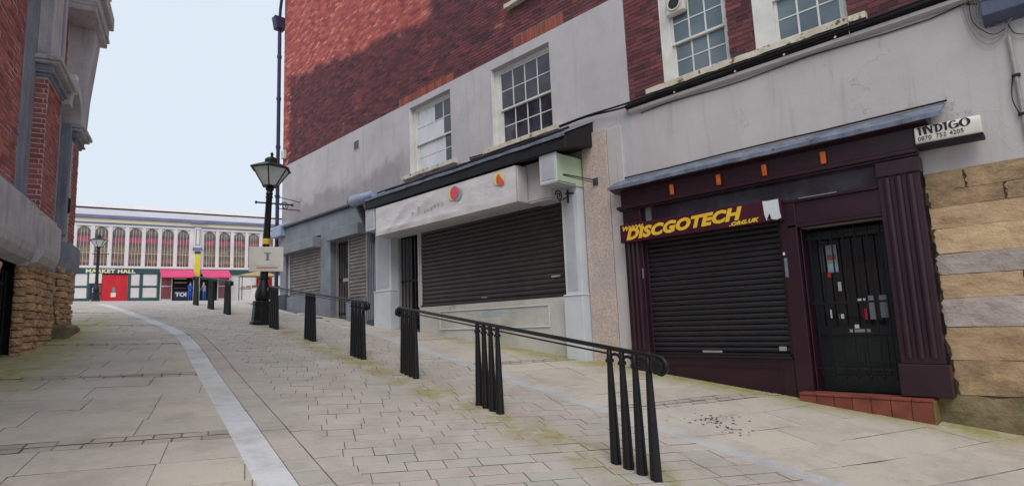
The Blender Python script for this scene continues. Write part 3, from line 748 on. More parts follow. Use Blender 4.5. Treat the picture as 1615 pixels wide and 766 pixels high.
def pilaster(y0, y1, zg, zc, ztop):
    p = bx('pilaster', 'paleblue', B, 8.03, 8.27, y0, y1, zg, ztop)
    bx('base_block', 'paleblue', p, 7.99, 8.268, y0 - .02, y1 + .02, zg - .1, zc)
    bx('base_moulding', 'paleblue', p, 7.975, 8.267, y0 - .03, y1 + .03, zc, zc + .03, .01)
    bx('panel', 'greyblue', p, 8.022, 8.029, y0 + .09, y1 - .06, zc + .1, ztop - .12, .002)
    return p
pilaster(6.31, 6.69, gz(6.3) - .1, 1.98, 4.0)
pilaster(12.42, 13.15, gz(12.4) - .1, 2.45, 4.1)
bx('fascia', 'offwhite', B, 7.76, 8.26, 6.69, 7.6, 3.80, 4.52); bx('fascia', 'offwhite', B, 7.78, 8.26, 7.605, 12.4, 3.86, 4.515)
bx('soffit_board', 'greyblue', B, 7.755, 8.2, 7.26, 12.4, 3.78, 3.855); bx('soffit_board', 'greyblue', B, 7.77, 8.2, 6.7, 7.255, 3.76, 3.799)
rb = roller(B, 'shutterB', 8.16, 6.76, 11.26, 2.06, 3.82, .1, 'wide dark brown roller shutter closed over white shop window', 'offwhite')
bx('lock', 'steel', rb, 8.135, 8.15, 6.9, 7.12, 2.36, 2.40, .002); bx('lock', 'steel', rb, 8.135, 8.15, 8.95, 9.12, 2.085, 2.11, .002)
ri = bx('stall_riser', 'riser', B, 8.12, 8.27, 6.70, 11.34, gz(6.7) - .2, 1.985)
for nm, a, b, c_, d_ in (('moulding', 7.18, 10.55, 1.845, 1.87), ('moulding', 7.18, 10.55, 1.44, 1.465), ('moulding', 7.18, 7.21, 1.466, 1.844), ('moulding', 10.52, 10.55, 1.466, 1.844)):
    bx(nm, 'paleblue', ri, 8.098, 8.119, a, b, c_, d_, .004)
for k in range(22):
    y = 9.6 - k * .071
    for j in range(2):
        if rng.random() < .85 and (j == 0 or 4 < k < 16): bx('printed_mark', 'bluetext', ri, 8.1155, 8.1185, y - rng.uniform(.03, .06), y, 1.745 - j * .055, 1.775 - j * .055, 0)
def gate(y0, y1, z0, z1, x, n, label):
    o = sub('security_gate', B, (x, (y0 + y1) / 2, z0)); o['label'] = label
    for za, zb in ((z0 + .06, z0 + .1), (z1 - .06, z1 - .02), ((z0 + z1) / 2 - .03, (z0 + z1) / 2 + .03)): bx('rail', 'black', o, x, x + .03, y0, y1, za, zb, .003)
    for k in range(n):
        y = y0 + (y1 - y0) * (k + .5) / n
        MB().box(x - .02, x - .001, y - .018, y + .018, z0 + .02, z1).build('bar', 'black', o, .004)
    return o
gate(11.36, 12.36, gz(12.4) + .04, 3.83, 8.3, 7, 'black barred gate beside the wide brown shutter')
gc = gate(14.76, 15.64, gz(15.6) + .03, 4.08, 8.3, 6, 'black barred gate of the slate-blue shop')
bx('lock_box', 'steel', gc, 8.255, 8.279, 15.0, 15.3, 2.9, 3.0)
bx('inner_lobby', 'void', B, 8.63, 9.6, 11.2, 12.5, .9, 4.3, 0); bx('inner_lobby', 'void', B, 8.63, 9.6, 14.6, 15.8, 1.3, 4.5, 0)
bx('gate_guide', 'offwhite', B, 8.1, 8.25, 11.315, 11.352, 1.99, 3.85)
# bracket arm and scroll by the console
br_ = MB().tube([(8.24, 5.98, 4.02), (7.35, 6.05, 4.02)], .012, 6).tube([(8.24, 5.98, 3.97), (7.35, 6.05, 4.0)], .008, 6).box(8.17, 8.25, 5.94, 6.04, 3.93, 4.06)
br_.build('bracket_arm', 'slated', B)
def scroll(x, y, z, s, ax):
    pts = []
    for k in range(26):
        th = k * .42; r_ = s * (1 - k / 30)
        pts.append((x - r_ * math.cos(th) * ax[0], y - r_ * math.cos(th) * ax[1], z + r_ * math.sin(th)))
    return pts
sb = MB().tube(scroll(7.75, 6.5, 3.78, .1, (1, 0)), .012, 6).tube([(7.75, 6.5, 3.68), (8.03, 6.5, 3.80)], .012, 6).tube([(8.0, 6.5, 3.68), (8.0, 6.5, 3.92)], .02, 6).tube([(7.93, 6.5, 3.84), (8.03, 6.38, 3.84)], .016, 6)
sb.build('scroll_bracket', 'black', B)
sb = MB().tube(scroll(7.75, 18.2, 5.6, .14, (1, 0)), .016, 6).tube([(7.5, 18.2, 5.5), (8.25, 18.2, 5.5)], .016, 6).tube([(7.4, 18.2, 5.9), (8.25, 18.2, 5.78)], .012, 6)
sb.build('scroll_bracket', 'black', B)
# --- slate-blue shop
bx('fascia', 'slate', B, 8.08, 8.26, 13.2, 19.3, 4.42, 4.98)
bx('cornice', 'slated', B, 7.98, 8.27, 13.1, 19.42, 4.98, 5.06, .02)
MB().prism([(7.9, 4.72), (7.9, 5.06), (8.3, 5.3), (8.3, 4.72)], 18.9, 19.62, 1).build('lead_cap', 'leadb', B, .02)
bx('shutter_box', 'slate', B, 7.8, 8.18, 16.3, 18.85, 4.03, 4.34, .012); bx('shutter_box', 'slate', B, 7.86, 8.18, 13.75, 15.6, 4.1, 4.42, .012)
bx('pier', 'slate', B, 8.06, 8.26, 15.68, 16.3, gz(15.7) - .1, 4.42); bx('pier', 'slate', B, 8.04, 8.26, 18.74, 19.2, gz(19) - .2, 4.42)
bx('pier_base', 'slated', B, 8.0, 8.259, 18.7, 19.25, gz(19) - .25, 2.75)
cp = bx('fluted_pier', 'slated', B, 8.08, 8.26, 13.2, 13.68, gz(13.2) - .1, 4.1)
for k in range(5): bx('flute', 'slate', cp, 8.062, 8.079, 13.235 + k * .09, 13.28 + k * .09, 1.75, 4.05, .006)
roller(B, 'shutterC', 8.14, 16.4, 18.64, 2.72, 4.06, .1, 'grey roller shutter of the slate-blue shop at the building corner', 'paleblue')
roller(B, 'shutterC', 8.14, 13.76, 14.68, 2.38, 4.12, .1, 'narrow grey roller shutter with chalky marks', 'steel')
bx('stall_riser', 'slate', B, 8.06, 8.26, 16.31, 18.73, gz(16) - .2, 2.65); bx('stall_riser', 'slate', B, 8.06, 8.26, 13.69, 14.75, gz(13) - .2, 2.31)
# ================================================================== banner over the white shop
bn = thing('shop_banner', 'long wrinkled white banner sign with a red and an orange fruit motif above brown shutter', 'sign', (7.6, 9.7, 3.77))
MB().box(7.47, 7.74, 7.25, 12.18, 3.77, 4.47).build('sign_box', 'offwhite', bn, .012)
m = MB(); ny, nz = 70, 14
for i in range(ny + 1):
    for j in range(nz + 1):
        y = 7.27 + 4.89 * i / ny; z = 3.775 + .69 * j / nz; e = min(1, min(i, ny - i) / 4, min(j, nz - j) / 2)
        f_ = .5 * math.sin((y * 1.6 + z * 3.2) * 2.1 + math.sin(y * 2.3)) + .35 * math.sin(y * 5.1 - z * 6.0 + 1) + .25 * math.sin(z * 17 + math.sin(y * 1.7) * 3)
        fade = .35 + .65 * (i / ny)
        m.add([(7.448 - (.011 * f_ + .03 * math.exp(-((y - 11.2 - (z - 4.1) * -1.5) / .13) ** 2) + .022 * math.exp(-((y - 10.5 - (z - 4.1) * -2.2) / .16) ** 2) + .02 * math.exp(-((z - 3.88 - .01 * math.sin(y * 3)) / .05) ** 2)) * e * fade, y, z)], [])
m.f = [[i * (nz + 1) + j, i * (nz + 1) + j + 1, (i + 1) * (nz + 1) + j + 1, (i + 1) * (nz + 1) + j] for i in range(ny) for j in range(nz)]
m.build('banner_sheet', 'banner', bn, 0, True)
def disc(name, m, parent, x, y, z, ry, rz_, a0=0, a1=360):
    n = 20; q = [(y + ry * math.cos(R(a0 + (a1 - a0) * k / n)), z + rz_ * math.sin(R(a0 + (a1 - a0) * k / n))) for k in range(n + (0 if a1 - a0 >= 360 else 1))]
    return MB().prism(q, x, x + .004, 0).build(name, m, parent)
disc('yellow_ring', 'yelc', bn, 7.430, 9.12, 4.27, .16, .15); disc('teal_ring', 'tealc', bn, 7.424, 8.98, 4.23, .16, .14); disc('red_disc', 'pink', bn, 7.416, 9.05, 4.27, .14, .14)
disc('pale_ring', 'yelc', bn, 7.430, 7.72, 4.30, .15, .13); disc('orange_disc', 'orc', bn, 7.420, 7.64, 4.28, .14, .13, -130, 60)
for k, (y, z, s) in enumerate(((10.6, 4.07, .05), (10.35, 4.12, .10), (10.12, 4.10, .05), (10.0, 4.10, .04), (9.88, 4.10, .05), (9.76, 4.11, .04), (9.64, 4.12, .045), (9.5, 4.12, .04))):
    pts = [(7.432, y - s * (i / 5 - .5) * 1.1 - s * .3 * math.sin(i * 1.3), z + s * math.cos(i * 1.25 + k)) for i in range(7)]
    MB().tube(pts, .008, 4).build('script_stroke', 'greytext', bn)
# ================================================================== near building with purple shop
A = thing('brick_building', 'near building of dark brick over pale render with purple shopfront and sandstone block wall', 'building', (8.9, 1.2, gz(1.2)))
W3 = (3.40, 4.53, 5.36, 7.15); W4 = (1.80, 3.01, 5.36, 7.15)
doorA = (1.68, 2.66, -.4, 2.68)
wall('rendered_wall', 'renderA', A, XF + .0, 8.62, -4.0, 5.215, -.6, 5.16, [doorA])
wall('brick_backing', 'mortarB', A, XF + .013, 8.60, -4.0, 5.21, 5.162, 9.5, [W3, W4])
brick_field(A, 'brickA', [(-4.0, 5.2, 5.165, 8.4)], XF + .004, [W3, W4], 250, lambda y: 7.9, near=lambda q: abs(q[0] - 3.2) + .6 * abs(q[2] - 6))
for h in (W3, W4):                       # bricks turned into the window reveals
    z = 5.37
    while z < 7.1:
        place('brick', rng.choice(brick_me['brickA']), (XF + .082, h[1] + .022, z + .032), A, scale=(.1, .04, .064)); z += .075
sash(A, *W3, 6.04, 3, 2, 3, XF + .12, 'glasst', 'glasst', (.3, .1), 'sash window with milky blue panes and a fan unit in it')
sash(A, *W4, 6.1, 3, 2, 3, XF + .12, 'glasst', 'glasst', (.22, .1), 'sash window with milky blue panes and a flaking rusty sill', jw=.25)
led = MB().prism([(8.15, 5.13), (8.15, 5.19), (8.25, 5.24), (8.25, 5.11)], -4, 5.25, 1).build('ledge', 'cable', A, .004)
MB().prism([(8.17, 5.06), (8.17, 5.11), (8.249, 5.11), (8.249, 5.03)], .2, 5.2, 1).build('ledge_moulding', 'renderA', A, .004)
for k in range(2): MB().tube(smooth([(8.19 - .012 * k, 9.4 - .55 * i, 5.20 + .028 * k - .03 * math.sin(i * .8) + rng.uniform(-.012, .012)) for i in range(7)] + [(8.13 - .012 * k, 5.3 - .55 * i, 5.16 + .03 * k + rng.uniform(-.012, .012)) for i in range(15)], 3), .017, 6).build('cable', 'cable', led, 0, True)
MB().tube([(8.235, 5.0 - .45 * i, 5.0 + .02 * math.sin(i * 1.3)) for i in range(10)] + [(8.235, .62, 5.03), (8.235, .5, 4.98)], .007, 5).build('wire', 'cable', led)
MB().tube([(8.15, 1.78, 5.05), (8.14, 1.78, 5.42)], .006, 5).build('wire_hook', 'steel', led)
for y in (4.3, 3.3, 2.6, 1.95): MB().tube([(8.12, y, 5.10), (8.12, y - .02, 5.12)], .013, 6).build('cable_clip', 'plastic', led)
# roughcast strip between the shops
bx('roughcast_pier', 'roughcast', A, 8.19, 8.26, 5.72, 6.28, .3, 4.92, .01)
bx('rendered_strip', 'renderA', A, 8.205, 8.262, 5.4, 5.715, .3, 4.9, .01)
# stone blocks right of the shop
sbm = {k: unit_blocks(5, .015, k, 5, 11, .035) for k in ('ochre', 'ochred', 'greys', 'mossy')}
zc = [-.55, .1, .56, .94, 1.31, 1.64, 1.91, 2.15, 2.45, 2.70, 2.89, 3.12]
cm_ = ['mossy', 'mossy', 'ochred', 'ochre', 'greys', 'ochre', 'greys', 'ochre', 'ochre', 'ochred', 'ochred']
cuts = [-.1, -.4, -.35, -.6, -.25, .47, -.5, -.2, -.3, .52, .85]
for k in range(11):
    y = 1.235 + rng.uniform(-.03, .02) + (.28 if k < 2 else 0); first = True
    while y > -3.6:
        y2 = cuts[k] if first else y - rng.uniform(.7, 1.3); first = False
        place('stone_block', rng.choice(sbm[cm_[k]]), (8.30 + rng.uniform(-.006, .006), (y + y2) / 2, (zc[k] + zc[k + 1]) / 2), A, scale=(.13, y - y2 + .004, zc[k + 1] - zc[k] + .004)); y = y2
m = MB()
for k in range(23):
    z = .56 + k * .115; a = 1.225 + .014 * math.sin(k * 1.7) + rng.uniform(-.006, .006); m.box(8.215, 8.262, a, 1.262, z, z + .113)
m.build('dark_gap', 'void', A)
bx('stone_backing', 'earth', A, 8.242, 8.2495, -4, 1.239, -.5, 3.1, 0)
# shopfront joinery
bx('fascia', 'purple', A, 8.08, 8.26, 1.24, 5.42, 3.42, 3.70)
co = MB().prism([(7.95, 3.68), (7.95, 3.735), (8.02, 3.69), (8.1, 3.66), (8.25, 3.655), (8.25, 3.68)], 1.08, 5.54, 1)
co = MB().prism([(7.95, 3.70), (7.95, 3.745), (8.25, 3.90), (8.25, 3.66), (8.1, 3.66)], 1.08, 5.54, 1).build('cornice', 'purple', A, .006)
m = MB(); n = 24
for k in range(n + 1):
    y = .93 + 4.64 * k / n; w = rng.uniform(-.006, .006)
    m.add([(7.935 + w, y, 3.71 + w), (7.93 + w, y, 3.765 + w), (8.249, y, 3.925 + w)], [])
m.f = [[3 * k + i, 3 * k + i + 1, 3 * k + 4 + i, 3 * k + 3 + i] for k in range(n) for i in range(2)]
m.build('lead_flashing', 'lead', co)
MB().tube([(8.225, 5.5 - .46 * i, 3.945 + rng.uniform(-.006, .006)) for i in range(11)], .012, 6).build('mortar_fillet', 'cable', co)
bx('moulding', 'purple', A, 8.02, 8.078, 1.2, 5.48, 3.365, 3.42, .012); bx('moulding', 'purple', A, 8.05, 8.14, 1.22, 5.45, 3.335, 3.364, .008)
tg = bx('transom_window', 'glassd', A, 8.17, 8.2, 1.68, 4.9, 3.06, 3.34, 0); bx('transom_sill', 'purple', A, 8.09, 8.22, 1.67, 2.8, 3.02, 3.06, .008)
bx('door_lintel', 'purple', A, 8.13, 8.26, 1.67, 2.79, 2.72, 3.019); bx('lintel_moulding', 'purple', A, 8.1, 8.24, 1.66, 2.79, 2.675, 2.719, .01)
bx('torn_paper', 'paper', tg, 8.166, 8.1695, 2.15, 2.62, 3.062, 3.078, 0)
rp = bx('pilaster', 'purple', A, 8.08, 8.26, 1.24, 1.67, .9, 3.36)
for y in (1.335, 1.455, 1.575): MB().tube([(8.085, y, .97), (8.085, y, 3.12)], .042, 10).build('reeding', 'purple', rp, 0, True)
bx('base_block', 'purple', rp, 8.04, 8.258, 1.2, 1.70, .53, .9, .01); bx('capital', 'purple', rp, 8.05, 8.259, 1.22, 1.68, 3.14, 3.33, .012)
lp = bx('pilaster', 'purple', A, 8.08, 8.26, 5.06, 5.40, .5, 3.36)
for y in (5.15, 5.23, 5.31): MB().tube([(8.085, y, 1.05), (8.085, y, 3.12)], .03, 8).build('reeding', 'purple', lp, 0, True)
bx('base_block', 'purple', lp, 8.05, 8.258, 5.03, 5.42, .45, 1.0, .01)
mp_ = bx('pilaster', 'purple', A, 8.10, 8.26, 2.67, 2.88, .28, 3.02)
bx('sticker', 'paper', mp_, 8.096, 8.0995, 2.85, 2.876, 2.32, 2.36, 0); bx('sticker', 'lead', mp_, 8.096, 8.0995, 2.83, 2.87, 2.02, 2.28, 0)
bx('sticker', 'lead', lp, 8.046, 8.0495, 5.05, 5.075, 2.18, 2.34, 0)
rs = roller(A, 'shutterA', 8.19, 2.93, 5.02, 1.0, 2.83, .079, 'closed black roller shutter under the maroon sign', 'purple')
MB().prism([(8.165, 1.0), (8.165, 1.03), (8.18, 1.03), (8.18, 1.0)], 3.9, 4.2, 1).build('handle', 'steel', rs); bx('handle', 'steel', rs, 8.16, 8.175, 2.98, 3.08, 1.03, 1.09)
sr = bx('stall_riser', 'purple', A, 8.12, 8.26, 2.885, 5.055, .2, .935)
bx('sill', 'purple', sr, 8.07, 8.25, 2.885, 5.03, .936, .955, .004)
for (a, b, c_, d_) in ((3.05, 4.7, .80, .82), (3.05, 3.07, .48, .80), (4.68, 4.7, .6, .80)): bx('moulding', 'purple', sr, 8.104, 8.119, a, b, c_, d_, .004)
# door and its grille
dr = bx('shop_door', 'bronze', A, 8.44, 8.49, 1.70, 2.65, .5, 2.62); dr['label'] = 'dark green shop door behind iron bars'
bx('door_glass', 'glassk', dr, 8.432, 8.439, 1.82, 2.54, 1.35, 2.5, 0)
for a, b, c_, d_ in ((1.85, 2.12, .72, 1.2), (2.22, 2.5, .72, 1.2)): bx('door_panel', 'bronze', dr, 8.428, 8.4385, a, b, c_, d_, .008)
bx('door_rail', 'bronze', dr, 8.42, 8.431, 1.72, 2.63, 1.22, 1.33, .005); bx('letterbox', 'steel', dr, 8.415, 8.4195, 2.02, 2.26, 1.26, 1.30, .002)
bx('reveal', 'purple', A, 8.2, 8.6, 2.648, 2.664, .3, 2.67); bx('reveal', 'purple', A, 8.2, 8.6, 1.676, 1.692, .3, 2.67); bx('inner_lobby', 'void', A, 8.63, 9.5, 1.5, 2.8, .2, 2.9, 0)
for y0_, y1_, z0_, z1_, mm in ((2.30, 2.43, 2.05, 2.42, 'slate'), (2.46, 2.51, 2.06, 2.40, 'slated'), (1.93, 2.0, 1.42, 1.72, 'slate'), (1.80, 1.88, 1.44, 1.72, 'slate'), (2.03, 2.08, 1.42, 1.56, 'hred'),
                         (2.29, 2.33, 1.8, 1.92, 'greyblue'), (2.30, 2.36, 1.44, 1.5, 'paper'), (2.14, 2.19, 1.31, 1.36, 'paper'), (2.44, 2.46, 1.45, 1.56, 'paper')):
    bx('poster', mm, dr, 8.402, 8.406, y0_, y1_, z0_, z1_, 0)  # slate tones put the shade behind the bars into the poster colour
bx('sky_band', 'tealc', dr, 8.400, 8.4015, 2.31, 2.42, 2.07, 2.17, 0); bx('figures_band', 'brickO', dr, 8.400, 8.4015, 2.31, 2.42, 2.22, 2.29, 0); bx('red_caption', 'hred', dr, 8.402, 8.406, 2.40, 2.44, 1.99, 2.04, 0)
bx('notice', 'paper', dr, 8.398, 8.4015, 2.03, 2.12, 1.655, 1.69, 0)
gr = sub('door_grille', A, (8.27, 2.17, .7))
for z in (2.50, 1.63, .79): bx('rail', 'black', gr, 8.27, 8.285, 1.70, 2.64, z, z + .03, .003)
gr['label'] = 'black iron grille of upright bars over the shop door'
for k in range(7):
    y = 1.76 + k * .137
    MB().tube([(8.262, y, .68), (8.262, y, .72), (8.262, y, .74), (8.262, y, 2.5), (8.262, y, 2.58), (8.262, y, 2.62)], [.006, .018, .010, .010, .018, .004], 6).build('bar', 'black', gr)
# red tiled step
st = bx('step', 'redtile', A, 7.96, 8.25, 1.40, 2.80, -.1, .49, .004); st['label'] = 'red tiled doorstep with mossy end'
for k in range(7): bx('tile', 'redtile', st, 7.945, 7.9595, 1.395 + k * .202, 1.59 + k * .202, -.05, .488, .004)
for k in range(7): bx('nosing_tile', 'redtile', st, 7.935, 8.2, 1.385 + k * .203, 1.583 + k * .203, .491, .522, .006)
bx('end_tile', 'mossend', st, 7.95, 8.24, 1.37, 1.394, -.1, .5, .004)
# ================================================================== signs on the near building
ds = thing('shop_sign', 'maroon sign board with slanted yellow DISCGOTECH lettering and a torn white end', 'sign', (8.05, 4.1, 2.78))
MB().prism([(7.97, 2.79), (7.97, 3.09), (8.12, 3.09), (8.12, 2.79)], 2.80, 5.40, 1).build('board', 'signp', ds, .006)
text('small_lettering', 'WWW.', .10, 'yellow', ds, (7.968, 5.36, 2.985), FX, FY, FN, .004, .25, .002, 1.25)
text('lettering', 'DISCGOTECH', .235, 'yellow', ds, (7.968, 5.28, 2.835), (0, -1, .03), FY, FN, .013, .26, .003, 1.24, 1.06)
text('small_lettering', '.ORG.UK', .072, 'yellow', ds, (7.968, 3.53, 2.805), (0, -1, .03), FY, FN, .004, .25, .002, 1.35, 1.08)
wp = MB(); q = [(3.03, 3.085), (2.98, 3.075), (2.82, 3.08), (2.815, 2.9), (2.80, 2.82), (2.86, 2.80), (2.9, 2.81), (2.95, 2.82), (3.0, 2.81), (3.02, 2.9)]
wp.prism(q, 7.964, 7.969, 0).build('torn_patch', 'paper', ds)
MB().prism([(2.99, 2.82), (2.93, 2.82), (2.95, 2.9)], 7.960, 7.9635, 0).build('dark_scrap', 'ink', ds)
ig = thing('light_box_sign', 'small white light box sign reading INDIGO with a phone number', 'sign', (8.18, .95, 3.5))
igx = Matrix.Translation((-.09, -.03, -.065)) @ Matrix.Translation((0, .95, 3.6)) @ Matrix.Rotation(R(1.0), 4, 'X') @ Matrix.Translation((0, -.95, -3.6))
MB().prism([(8.08, 3.505), (8.072, 3.54), (8.075, 3.68), (8.09, 3.705), (8.24, 3.705), (8.24, 3.49), (8.1, 3.49)], .64, 1.25, 1).build('case', 'signw', ig, .012, True, xf=igx)
MB().prism([(8.086, 3.46), (8.076, 3.502), (8.24, 3.487), (8.24, 3.44)], .63, 1.255, 1).build('underside', 'ink', ig, .006, xf=igx)
def ring(cx_, cy_, ro, ho, ri, hi, a0, a1, n=16):
    o_ = []
    for k in range(n):
        q0, q1 = R(a0 + (a1 - a0) * k / n), R(a0 + (a1 - a0) * (k + 1) / n)
        o_.append([(cx_ + ro * math.cos(q0), cy_ + ho * math.sin(q0)), (cx_ + ro * math.cos(q1), cy_ + ho * math.sin(q1)), (cx_ + ri * math.cos(q1), cy_ + hi * math.sin(q1)), (cx_ + ri * math.cos(q0), cy_ + hi * math.sin(q0))])
    return o_
GL = {'I': [[(.1, .82), (.1, 1), (.78, 1), (.66, .86), (.66, 0), (.34, 0), (.34, .84)], ],
      'N': [[(0, .84), (0, 1), (.34, 1), (.40, 0), (.14, 0)], [(.28, 1), (.5, 1), (.98, .1), (.98, 0), (.78, 0)], [(.82, .3), (.82, 1), (.98, 1), (.98, .3)]],
      'D': [[(0, .85), (0, 1), (.5, 1), (.5, .86)], [(.18, 0), (.18, .87), (.42, .87), (.42, 0)]] + ring(.42, .5, .52, .5, .26, .40, -90, 90),
      'G': ring(.5, .5, .5, .5, .24, .42, 50, 330) + [[(.5, .44), (.5, .54), (1.0, .54), (1.0, .1), (.8, .1), (.8, .44)]],
      'O': ring(.5, .5, .52, .5, .24, .42, 0, 360, 22)}
yc = 1.198
for ch, w_ in (('I', .07), ('N', .098), ('D', .095), ('I', .07), ('G', .092), ('O', .1)):
    m = MB()
    for q in GL[ch]: m.prism([(yc - w_ * a, 3.536 + .094 * b) for a, b in q], 7.978, 7.982, 0)
    m.build('letter', 'ink', ig); yc -= w_ * (.86 if ch in 'DI' else 1.05)
for w_, y_ in (('0870', 1.192), ('752', 1.02), ('4205', .895)): text('phone_number', w_, .066, 'ink', ig, (7.980, y_, 3.472), FX, (0, .02, 1), FN, .0, 0, .002, 1.02, 1.0)
for y, lab in ((4.43, 'small orange lamp on the purple fascia, farthest from the INDIGO light box'), (3.66, 'orange lamp on the purple fascia, third from the INDIGO light box'), (2.99, 'orange lamp on the purple fascia, second from the INDIGO light box'), (2.23, 'orange lamp on the purple fascia, nearest to the INDIGO light box')):
    l = thing('fascia_light', lab, 'lamp', (8.06, y, 3.45), 'orange fascia lamps')
    MB().prism([(8.03, 3.45), (8.06, 3.44), (8.062, 3.60), (8.02, 3.61)], y - .032, y + .032, 1).build('lens', 'orange', l, .008); bx('mount', 'purple', l, 8.05, 8.082, y - .03, y + .03, 3.5, 3.6, .004)
ac = thing('fan_unit', 'white plastic extractor fan set in the sash window', 'fan', (8.3, 4.28, 6.5))
MB().box(8.28, 8.40, 4.08, 4.42, 6.5, 6.84).build('casing', 'plastic', ac, .03)
MB().tube([(8.278, 4.25, 6.68), (8.262, 4.25, 6.68)], [.12, .125], 20).build('rim', 'plastic', ac, 0, True)
MB().tube([(8.2615, 4.25, 6.68), (8.259, 4.25, 6.68)], .095, 20).build('dark_opening', 'ink', ac)
for k in range(5): MB().box(8.2555, 8.2585, 4.247, 4.253, -.09, .09).build('fan_blade', 'slated', ac, 0, xf=Matrix.Translation((0, 4.25, 6.68)) @ Matrix.Rotation(R(36 * k), 4, 'X') @ Matrix.Translation((0, -4.25, 0)))
jb = thing('junction_box', 'blue-grey junction box with looping cables and conduit on the pale render', 'junction box', (8.2, .3, 4.6))
MB().prism([(8.06, 4.74), (8.06, 5.35), (8.25, 5.35), (8.25, 4.66)], .02, .47, 1).build('casing', 'bluebox', jb, .012)
bx('strap', 'bluebox', jb, 8.048, 8.059, .02, .47, 4.92, 4.95)
for k in range(6):
    a = .56 - .022 * k; dz = .05 * k
    loop = [(8.225 - .004 * k, a + .12, 5.5), (8.225 - .004 * k, a + .08 - .01 * k, 5.1), (8.225, a + .05, 4.78 + dz * .3), (8.22, a - .02, 4.56 + dz), (8.215, a - .12, 4.46 + dz), (8.21, a - .24, 4.52 + dz * .8), (8.20, .27, 4.64)]
    MB().tube(smooth(loop), .0045, 5).build('cable', 'cable' if k == 2 else 'steel', jb, 0, True)
MB().tube(smooth([(8.2, .28, 4.66), (8.215, .22, 4.5), (8.22, .05, 4.46), (8.21, -.05, 4.58), (8.2, -.02, 4.8)]), .005, 5).build('cable', 'cable', jb, 0, True)
MB().tube([(8.22, .28, 4.5), (8.225, .275, 4.1), (8.225, .265, 3.3)], .02, 8).build('conduit', 'steel', jb, 0, True)
MB().tube(smooth([(8.23, .30, 4.05), (8.22, .335, 3.8), (8.22, .30, 3.62), (8.22, .25, 3.56)]), .006, 5).build('cable', 'cable', jb, 0, True)
for z in (4.02, 3.58): bx('clip', 'cable', jb, 8.195, 8.249, .235, .31, z, z + .03)
for k in range(3): MB().tube([(8.22, -.05 - .04 * k, 5.5), (8.22, -.02 - .04 * k, 5.0), (8.22, -.1 - .05 * k, 4.6), (8.22, -.14 - .05 * k, 4.1)], .008, 5).build('cable', 'steel', jb, 0, True)

# ================================================================== railings
def railing(posts, label, caps):
    d = Vector((posts[-1][0] - posts[0][0], posts[-1][1] - posts[0][1], 0)).normalized()
    t_ = thing('railing', label, 'railing', (posts[1][0], posts[1][1], gz(posts[1][1])), 'black railings up the middle of the street')
    first = None
    for (x, y) in posts:
        for k in range(4):
            p = Vector((x, y, 0)) + d * (.147 * (k - 1.5)); z = gz(p.y)
            if first is None:
                b = MB().lathe((p.x, p.y, z - .06), [(.050, 0), (.047, .12), (.042, .35), (.034, .65), (.027, .86), (.026, .90), (.038, .905), (.038, .93), (.026, .935), (.025, 1.0), (.012, 1.02)], 10)
                o = b.build('bar', 'black', t_, 0, True); first = (o.data, WORG[o.name] - Vector((p.x, p.y, z - .06)))
            else:
                place('bar', first[0], Vector((p.x, p.y, z - .06)) + first[1], t_)
            if k < 3:
                q0, q1 = p, p + d * .147
                arc = [q0.lerp(q1, i / 6) + Vector((0, 0, gz((q0.y + q1.y) / 2) + .875 + .05 * math.sin(math.pi * i / 6) + (gz(q0.lerp(q1, i / 6).y) - gz((q0.y + q1.y) / 2)))) for i in range(7)]
                MB().tube([tuple(a) for a in arc], .012, 6).build('arch', 'black', t_, 0, True)
    a = Vector((posts[0][0], posts[0][1], 0)) - d * .34; b = Vector((posts[-1][0], posts[-1][1], 0)) + d * .34
    path = []
    def curl(c, sgn):
        out = []
        for k in range(9):
            th = math.pi / 2 - k * R(32); r_ = .075 - .004 * k
            out.append(c + d * (sgn * math.cos(th) * r_) + Vector((0, 0, gz(c.y) + .965 - .075 + math.sin(th) * r_)))
        return out
    path = curl(a, -1)[::-1] + [Vector((q.x, q.y, gz(q.y) + .965)) for q in [a.lerp(b, k / 12) for k in range(1, 12)]] + curl(b, 1)
    MB().tube([tuple(p) for p in path], .021, 8).build('handrail', 'black', t_, 0, True)
    a2, b2 = a.lerp(b, .04), a.lerp(b, .96)
    MB().tube([(q.x, q.y, gz(q.y) + .915) for q in [a2.lerp(b2, k / 10) for k in range(11)]], .009, 6).build('lower_rod', 'black', t_, 0, True)
    n_ = Vector((d.y, -d.x, 0))
    for c in (a, b):
        zc_ = gz(c.y) + .965 - .07
        MB().tube([tuple(c - n_ * .055 + Vector((0, 0, zc_))), tuple(c - n_ * .05 + Vector((0, 0, zc_))), tuple(c + n_ * .05 + Vector((0, 0, zc_))), tuple(c + n_ * .055 + Vector((0, 0, zc_)))], [.05, .06, .06, .05], 14).build('end_drum', 'black', t_, 0, True)
railing([(4.11, 2.79), (4.53, 5.0), (4.92, 7.15)], 'black railing of tapered bars opposite the purple shop, chipped at its foot', 1)
railing([(5.11, 8.95), (5.39, 11.35), (5.58, 13.63)], 'black railing of tapered bars opposite the slate-blue shop, ending at the street lamp', 1)
railing([(5.83, 17.54), (5.96, 19.4), (6.1, 21.4)], 'black railing of tapered bars beyond the street lamp towards the market hall', 1)

